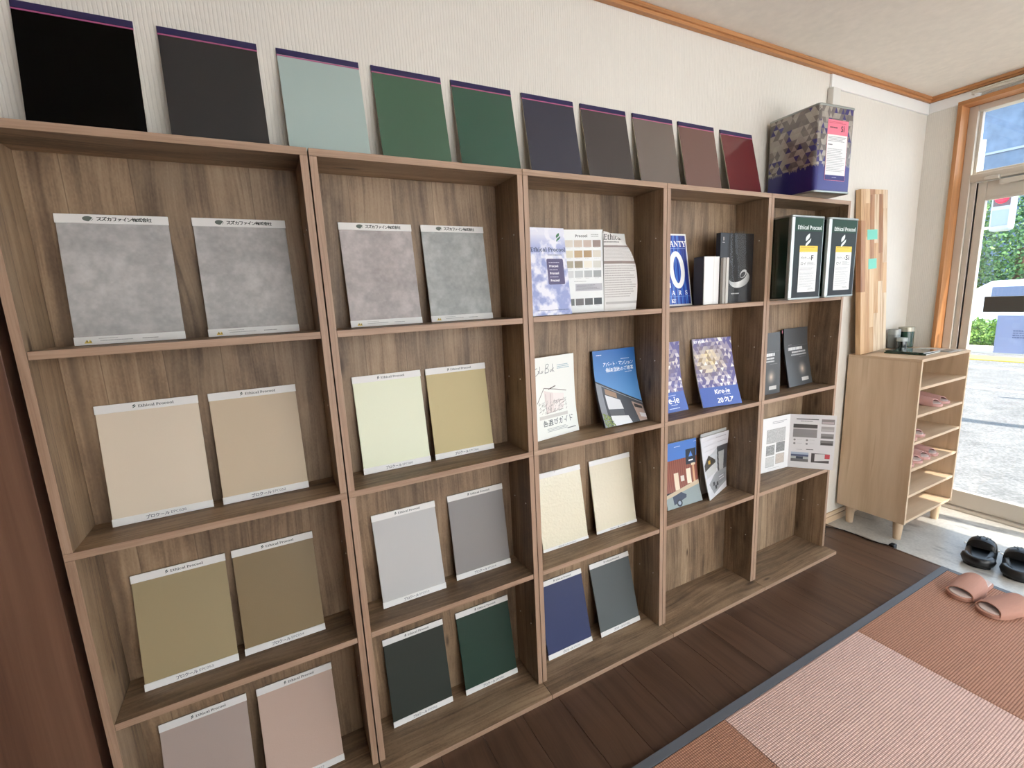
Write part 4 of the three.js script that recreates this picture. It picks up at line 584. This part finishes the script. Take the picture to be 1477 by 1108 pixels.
// arched band over the foot: v runs from the instep to the toe
function upperGeo(L, w, t, v0, v1, hA, hB, th = 0.004) {
  const nu = 18, nv = 12, P2 = [[], []], W = (v) => w * (0.5 - 0.03 * Math.sin(v * 9)) * (v > 0.8 ? Math.sqrt(Math.max(0.1, 1 - ((v - 0.8) / 0.26) ** 2)) : 1) + 0.004;
  for (let k = 0; k < 2; k++) for (let j = 0; j <= nv; j++) for (let i = 0; i <= nu; i++) { const a = Math.PI * i / nu, m = Math.sin(a), vv = v0 + (v1 - v0) * j / nv, v = vv + (j === 0 ? -0.1 * m : 0) - (1 - j / nv) * 0.06 * m + (j / nv) * -0.07 * m, q = (v - v0) / (v1 - v0), r = W(v) - k * th, h = (hA + (hB - hA) * q) - k * th; P2[k].push([L * v, t * 0.6 + h * Math.pow(m, 0.75), -r * Math.cos(a)]); }
  const pos = [], quad = (a, b, c, d) => pos.push(...a, ...b, ...c, ...a, ...c, ...d), id = (k, j, i) => P2[k][j * (nu + 1) + i];
  for (let j = 0; j < nv; j++) for (let i = 0; i < nu; i++) { quad(id(0, j, i), id(0, j, i + 1), id(0, j + 1, i + 1), id(0, j + 1, i)); quad(id(1, j, i), id(1, j + 1, i), id(1, j + 1, i + 1), id(1, j, i + 1)); }
  for (let i = 0; i < nu; i++) { quad(id(0, 0, i), id(1, 0, i), id(1, 0, i + 1), id(0, 0, i + 1)); quad(id(0, nv, i), id(0, nv, i + 1), id(1, nv, i + 1), id(1, nv, i)); }
  const g = new THREE.BufferGeometry(); g.setAttribute('position', new THREE.Float32BufferAttribute(pos, 3)); g.computeVertexNormals(); return g;
}
const felt = S(0xba8a78, { roughness: 0.85, bumpMap: T.speck, bumpScale: 0.0006 }), feltIn = S(0xcdbab2, { roughness: 0.9 }), dusty = S(0xc89a92, { roughness: 0.85 });
const GEO = { sole: soleGeo(0.235, 0.1, 0.018), insole: at(soleGeo(0.222, 0.088, 0.008), 0.004, 0.0145, 0), upper: upperGeo(0.235, 0.1, 0.018, 0.40, 0.9, 0.05, 0.03) };
function slipper(name, label, [x, y, z], turn, m, group) { const g = thing(name, label, 'slipper', [x, y + 0.0005, z], turn, group); obj('sole', GEO.sole, m, g); obj('insole', GEO.insole, feltIn, g); obj('upper', GEO.upper, m, g); return g; }
// heel at the origin, toe along local +x
slipper('pink_slipper', 'salmon slipper farther from the bookcases corner, half under the other on the tatami', [3.245, 0.02, 0.555], Math.PI - 0.02, felt, 'slippers on the tatami');
slipper('pink_slipper', 'salmon slipper in front, cut off by the right edge of the photo', [3.197, 0.02, 0.728], Math.PI - 0.36, felt, 'slippers on the tatami');
{
  const put = (x, lv, k, label) => slipper('pink_house_slipper', label, [x, level[lv], -0.036 + k], -Math.PI / 2, dusty, 'slippers in the shoe cabinet').scale.setScalar(0.86);
  put(3.75, 4, 0.0, 'dusty pink slipper, left of the pair on the second shelf opening'); put(3.85, 4, -0.004, 'dusty pink slipper, right of the pair on the second shelf opening');
  put(3.488, 3, 0.0, 'dusty pink slipper, left of the pair on the third shelf opening'); put(3.588, 3, -0.004, 'dusty pink slipper, right of the pair on the third shelf opening');
  put(3.487, 2, 0.0, 'dusty pink slipper at the far left of the fourth shelf opening'); put(3.586, 2, 0.0, 'dusty pink slipper, second from left on the fourth shelf opening'); put(3.686, 2, -0.004, 'dusty pink slipper, third from left on the fourth shelf opening'); put(3.788, 2, -0.006, 'dusty pink slipper at the right of the fourth shelf opening');
}
{ // rubber clogs: shell swept along the foot, open above the heel
  const rub = P(0x101214, { roughness: 0.34 }), L = 0.275, w = 0.112;
  const shell = (() => {
    const nu = 22, nv = 26, out = [], inn = [], half = (v) => w * (0.40 + 0.13 * Math.sin(Math.PI * Math.min(1, v * 1.05)) ** 1.2) * (v > 0.72 ? Math.sqrt(Math.max(0, 1 - ((v - 0.72) / 0.28) ** 2)) : v < 0.12 ? Math.sqrt(Math.max(0.05, 1 - ((0.12 - v) / 0.14) ** 2)) : 1), top = (v) => (v < 0.5 ? 0.05 + 0.012 * (0.5 - v) : 0.05 + 0.046 * Math.sin(Math.PI * Math.min(1, (v - 0.5) / 0.52 + 0.28)) ** 0.9);
    for (let j = 0; j <= nv; j++) for (let i = 0; i <= nu; i++) {
      const v = 0.0 + j / nv, open = v < 0.48, a = Math.PI * i / nu, lim = open ? 0.30 * Math.PI : 0; let b = a; if (open) b = i <= nu / 2 ? Math.min(a, lim) : Math.max(a, Math.PI - lim);
      const m = Math.sin(b), c = Math.cos(b), r = half(v), tip = v > 0.78 ? Math.sqrt(Math.max(0, 1 - ((v - 0.78) / 0.22) ** 2)) : 1, h = open ? 0.052 : top(v) * tip, bulge = 1 + 0.06 * Math.sin(b * 2) ** 2;
      out.push([L * v, 0.012 + h * Math.pow(m, 0.6), -r * c * bulge]); inn.push([L * (0.02 + v * 0.96), 0.012 + (h - 0.006) * Math.pow(m, 0.6), -(r - 0.006) * c * bulge]);
    }
    const pos = [], id = (A, j, i) => A[j * (nu + 1) + i], quad = (a, b, c, d) => pos.push(...a, ...b, ...c, ...a, ...c, ...d);
    for (let j = 0; j < nv; j++) for (let i = 0; i < nu; i++) { if ((j + 0.5) / nv < 0.48 && Math.abs(i + 0.5 - nu / 2) < nu * 0.2) continue; quad(id(out, j, i), id(out, j, i + 1), id(out, j + 1, i + 1), id(out, j + 1, i)); quad(id(inn, j, i), id(inn, j + 1, i), id(inn, j + 1, i + 1), id(inn, j, i + 1)); }
    const g = new THREE.BufferGeometry(); g.setAttribute('position', new THREE.Float32BufferAttribute(pos, 3)); g.computeVertexNormals(); return g;
  })();
  const wall = (() => { const g = new THREE.TorusGeometry(0.046, 0.02, 8, 20, Math.PI); g.rotateX(Math.PI / 2); g.rotateY(-Math.PI / 2); g.scale(1, 1.5, 1); g.translate(0.032, 0.035, 0); return g; })();
  const clog = (label, x, z, turn) => {
    const g = thing('rubber_clog', label, 'clog', [x, GY + 0.0005, z], turn, 'pair of black clogs'); obj('sole', soleGeo(L * 0.985, w, 0.022), rub, g); obj('footbed', at(soleGeo(L * 0.93, w * 0.84, 0.02), 0.008, 0.022, 0), rub, g); obj('shell', shell, rub, g); obj('heel_wall', wall, rub, g);
    g.scale.set(1, 0.86, 1);
    for (const s of [-1, 1]) obj('rivet', at(new THREE.SphereGeometry(0.0055, 12, 8), 0.135, 0.062, s * 0.062), M.white, g);
    for (const [v, a] of [[0.66, 1.57], [0.66, 1.15], [0.66, 2.0], [0.76, 1.35], [0.76, 1.8], [0.58, 1.35], [0.58, 1.8]]) obj('vent_hole', at(new THREE.SphereGeometry(0.0048, 10, 6).scale(1, 0.5, 1), L * v, 0.013 + (0.05 + 0.046 * Math.sin(Math.PI * Math.min(1, (v - 0.5) / 0.52 + 0.28)) ** 0.9) * Math.pow(Math.sin(a), 0.6), -0.055 * Math.cos(a)), S(0x2c2f30, { roughness: 0.9 }), g);
  };
  clog('black rubber clog beside the cabinet, left of the pair', 3.49, 0.468, 0.2); clog('black rubber clog at the right edge of the photo', 3.5, 0.612, 0.24);
}
{ // cable and plug by the rightmost bookcase
  const c = new THREE.CatmullRomCurve3([[3.03, 0.004, -0.09], [3.1, 0.004, -0.12], [3.18, 0.004, -0.09], [3.24, 0.004, -0.13], [3.285, 0.004, -0.07], [3.294, 0.004, 0.0], [3.292, 0.004, 0.1], [3.31, 0.0055, 0.165]].map((p) => new THREE.Vector3(...p)));
  const g = thing('power_cable', 'thin black cable with plug along the edge of the wooden floor', 'cable'); obj('cord', new THREE.TubeGeometry(c, 60, 0.003, 6), M.black, g);
  obj('plug', bx(3.312, 3.35, -0.0195, 0.012, 0.162, 0.19, { r: 0.006 }), M.black, g); obj('cord_knot', at(new THREE.TorusGeometry(0.014, 0.004, 8, 16).rotateX(1.3), 3.035, 0.006, -0.06), M.black, g);
}

// ================================================================ outside
const OY = -0.12;
tag(obj('road', sharp(4.245, 70, OY - 0.1, OY, -40, 40, { su: 1.6, sv: 1.6 }), M.road), 'sunlit gray street outside the entrance', 'road').userData.kind = 'structure';
{
  tag(obj('entrance_step', bx(4.232, 4.42, OY + 0.0005, GY - 0.004, -0.4, 3, { su: 0.9, sv: 0.9 }), M.stone), 'low stone step outside the glazed door', 'step');
  for (const [x, w] of [[9.2, 0.1], [11.3, 0.14]]) tag(obj('road_line', sharp(x, x + w, OY, OY + 0.004, -30, 30), S(0xe6e4de, { roughness: 0.8 })), x < 10 ? 'white painted line across the near part of the street' : 'white painted line across the far part of the street', 'road marking');
  tag(obj('tactile_paving', bx(12.3, 12.9, OY + 0.0005, OY + 0.02, -12, 8), S(0xd2b44a, { roughness: 0.8 })), 'yellow tactile paving strip along the far kerb', 'paving');
  tag(obj('far_sidewalk', bx(13.5, 14.4, OY + 0.0005, OY + 0.06, -20, 12), S(0xc4beb2, { roughness: 0.9 })), 'pale sidewalk strip on the far side of the street', 'sidewalk');
  // leafy things: many small leaves on a crown
  const leafGeo = (() => { const g = new THREE.CircleGeometry(0.5, 5); g.scale(1, 0.62, 1); return g; })();
  function crown(name, label, cat, [x, y, z], [rx, ry, rz], n, size, cols, trunk) {
    const g = thing(name, label, cat, [x, OY, z]);
    const im = new THREE.InstancedMesh(leafGeo, S(0xffffff, { roughness: 0.7, side: THREE.DoubleSide }), n), m = new THREE.Matrix4(), q = new THREE.Quaternion(), e = new THREE.Euler(), c = new THREE.Color();
    for (let i = 0; i < n; i++) { const a = rnd() * 6.283, u = rnd() * 2 - 1, r = Math.pow(rnd(), 0.25) * (0.82 + 0.3 * pn(a * 2 + 20, u * 4 + 20, 99, 99, 400)), s = Math.sqrt(1 - u * u), k = size * rr(0.6, 1.3); q.setFromEuler(e.set(rr(0, 6), rr(0, 6), rr(0, 6))); m.compose(new THREE.Vector3(rx * r * s * Math.cos(a), y - OY + ry * r * u, rz * r * s * Math.sin(a)), q, new THREE.Vector3(k, k, k)); im.setMatrixAt(i, m); im.setColorAt(i, c.set(cols[Math.floor(rnd() * cols.length)]).multiplyScalar(rr(0.5, 0.85))); }
    im.name = 'foliage'; im.userData.kind = 'stuff'; g.add(shade(im));
    if (trunk) obj('trunk', at(new THREE.CylinderGeometry(trunk * 0.7, trunk, y - OY, 10), 0, (y - OY) / 2, 0), S(0x5a4a3a, { roughness: 0.9 }), g);
  }
  crown('street_tree', 'large green street tree behind the pedestrian signal', 'tree', [22, 2.3, -4.6], [2.2, 1.75, 3.2], 14000, 0.1, [0x5c8a4a, 0x4a7a48, 0x7aa25c, 0x3f6a44], 0.16);
  crown('street_tree', 'lighter green street tree farther right beyond the parked van', 'tree', [26, 2.6, -2.6], [2.2, 1.9, 2.6], 11000, 0.1, [0x86ac5e, 0x6a9a54, 0x4f8050], 0.15);
  crown('street_hedge', 'low bright green hedge in front of the parked van', 'hedge', [14.9, 0.16, -3.2], [0.45, 0.32, 1.1], 5000, 0.06, [0x86b04c, 0x6c9c44, 0x9cc05c, 0x507a3c]);
  crown('street_hedge', 'low green hedge continuing right of the bright hedge', 'hedge', [14.9, 0.16, -1.0], [0.45, 0.3, 1.1], 4000, 0.06, [0x6c9c44, 0x507a3c, 0x86b04c]);
  // pedestrian signal
  const s = thing('pedestrian_signal', 'white pedestrian traffic signal lit red on a post', 'traffic signal', [13.2, OY, -2.52]);
  const sy = 2.38 - OY; obj('post', at(new THREE.CylinderGeometry(0.06, 0.07, 4.2, 14), 0.2, 2.1, -0.5), S(0xb8b8b4, { roughness: 0.5 }), s);
  obj('housing', bx(-0.12, 0.12, sy - 0.1, sy + 0.74, -0.16, 0.16, { r: 0.06 }), S(0xaab8c2, { roughness: 0.5 }), s); obj('arm', [bx(-0.02, 0.04, sy + 0.62, sy + 0.67, -0.5, -0.18), bx(-0.02, 0.04, sy - 0.04, sy + 0.01, -0.5, -0.18)], M.white, s);
  const box = (n, y, m) => obj(n, bx(-0.13, -0.115, y, y + 0.29, -0.12, 0.12, { r: 0.005 }), m, s);
  box('upper_lens', sy + 0.36, S(0x5a4a50, { roughness: 0.4 })); box('lower_lens', sy + 0.0, S(0x8c9ba8, { roughness: 0.4 }));
  obj('red_lamp', at(new THREE.SphereGeometry(0.1, 20, 12).scale(0.3, 1, 1), -0.14, sy + 0.505, 0.0), S(0xd02038, { emissive: 0xff1838, emissiveIntensity: 0.9 }), s);
  // parked van
  const v = thing('parked_van', 'white van with blue tinted windows parked across the street', 'van', [17.6, OY, -3.0]);
  const sh = new THREE.Shape(); [[-2.15, 0.3], [-2.15, 0.68], [-1.98, 0.82], [-1.3, 0.93], [-0.62, 1.36], [1.6, 1.42], [2.0, 1.12], [2.15, 0.85], [2.15, 0.3]].forEach(([a, b], i) => (i ? sh.lineTo(a, b) : sh.moveTo(a, b)));
  const vb = new THREE.ExtrudeGeometry(sh, { depth: 1.5, bevelEnabled: true, bevelSize: 0.08, bevelThickness: 0.08, bevelSegments: 3 }); vb.rotateY(-Math.PI / 2); vb.translate(0.75, 0, 0);
  obj('body', vb, P(0xf2f2f0, { roughness: 0.25, clearcoat: 1 }), v);
  const win = P(0x33517a, { roughness: 0.08, clearcoat: 1 });
  for (const [a, b] of [[-0.6, 0.0], [0.08, 0.85], [0.93, 1.6]]) obj('window', bx(-0.845, -0.828, 1.0, 1.29, a, b, { r: 0.008 }), win, v);
  for (const z of [-1.35, 1.35]) { const wh = obj('wheel', at(new THREE.CylinderGeometry(0.33, 0.33, 0.22, 28).rotateZ(Math.PI / 2), -0.75, 0.33, z), S(0x1b1c1e, { roughness: 0.8 }), v); obj('hub', at(new THREE.CylinderGeometry(0.19, 0.19, 0.03, 20).rotateZ(Math.PI / 2), -0.865, 0.33, z), M.steel, wh); }
  obj('bumper', bx(-0.8, 0.8, 0.34, 0.56, -2.27, -2.16, { r: 0.03 }), M.offWhite, v);
  // building across the street
  const bm = S(0xffffff, { map: T.plaster, roughness: 0.9 }), bg = thing('street_building', 'pale blue-gray plaster building across the street', 'building', [31, OY, -6]);
  bm.color.set(0x93b0d2);
  obj('wall', sharp(0, 6, 0, 12, -9, 14, { su: 3, sv: 3 }), bm, bg); obj('ledge', bx(-0.06, 6.1, 7.1, 7.2, -9.1, 14.1), S(0x98a2ac), bg); obj('parapet', bx(-0.1, 6.1, 12, 12.4, -9.1, 14.1), S(0xc8ccd0), bg);
  for (let i = 0; i < 6; i++) { const w2 = obj('window', bx(-0.03, 0.02, 1.2, 2.8, -7.5 + i * 3.4, -5.9 + i * 3.4), S(0x5a6a78, { roughness: 0.2 }), bg); }
  // utility post that throws its shadow over the street
  const up = thing('utility_post', 'gray street post standing right of the entrance outside', 'post', [7.9, OY, 2.2]); obj('pole', at(new THREE.CylinderGeometry(0.05, 0.06, 5, 14), 0, 2.5, 0), S(0x8e8e8c, { roughness: 0.7 }), up); obj('sign_plate', bx(-0.02, 0.02, 3.4, 4.3, -0.35, 0.35, { r: 0.01 }), M.offWhite, up);
  const up2 = thing('banner_post', 'thin street post farther out in the street', 'post', [9.6, OY, 2.4]); obj('pole', at(new THREE.CylinderGeometry(0.035, 0.04, 4.2, 12), 0, 2.1, 0), S(0x8e8e8c, { roughness: 0.7 }), up2); obj('sign_plate', bx(-0.3, 0.3, 3.2, 3.7, -0.02, 0.02, { r: 0.01 }), M.offWhite, up2);
}

renderer.render(scene, camera);
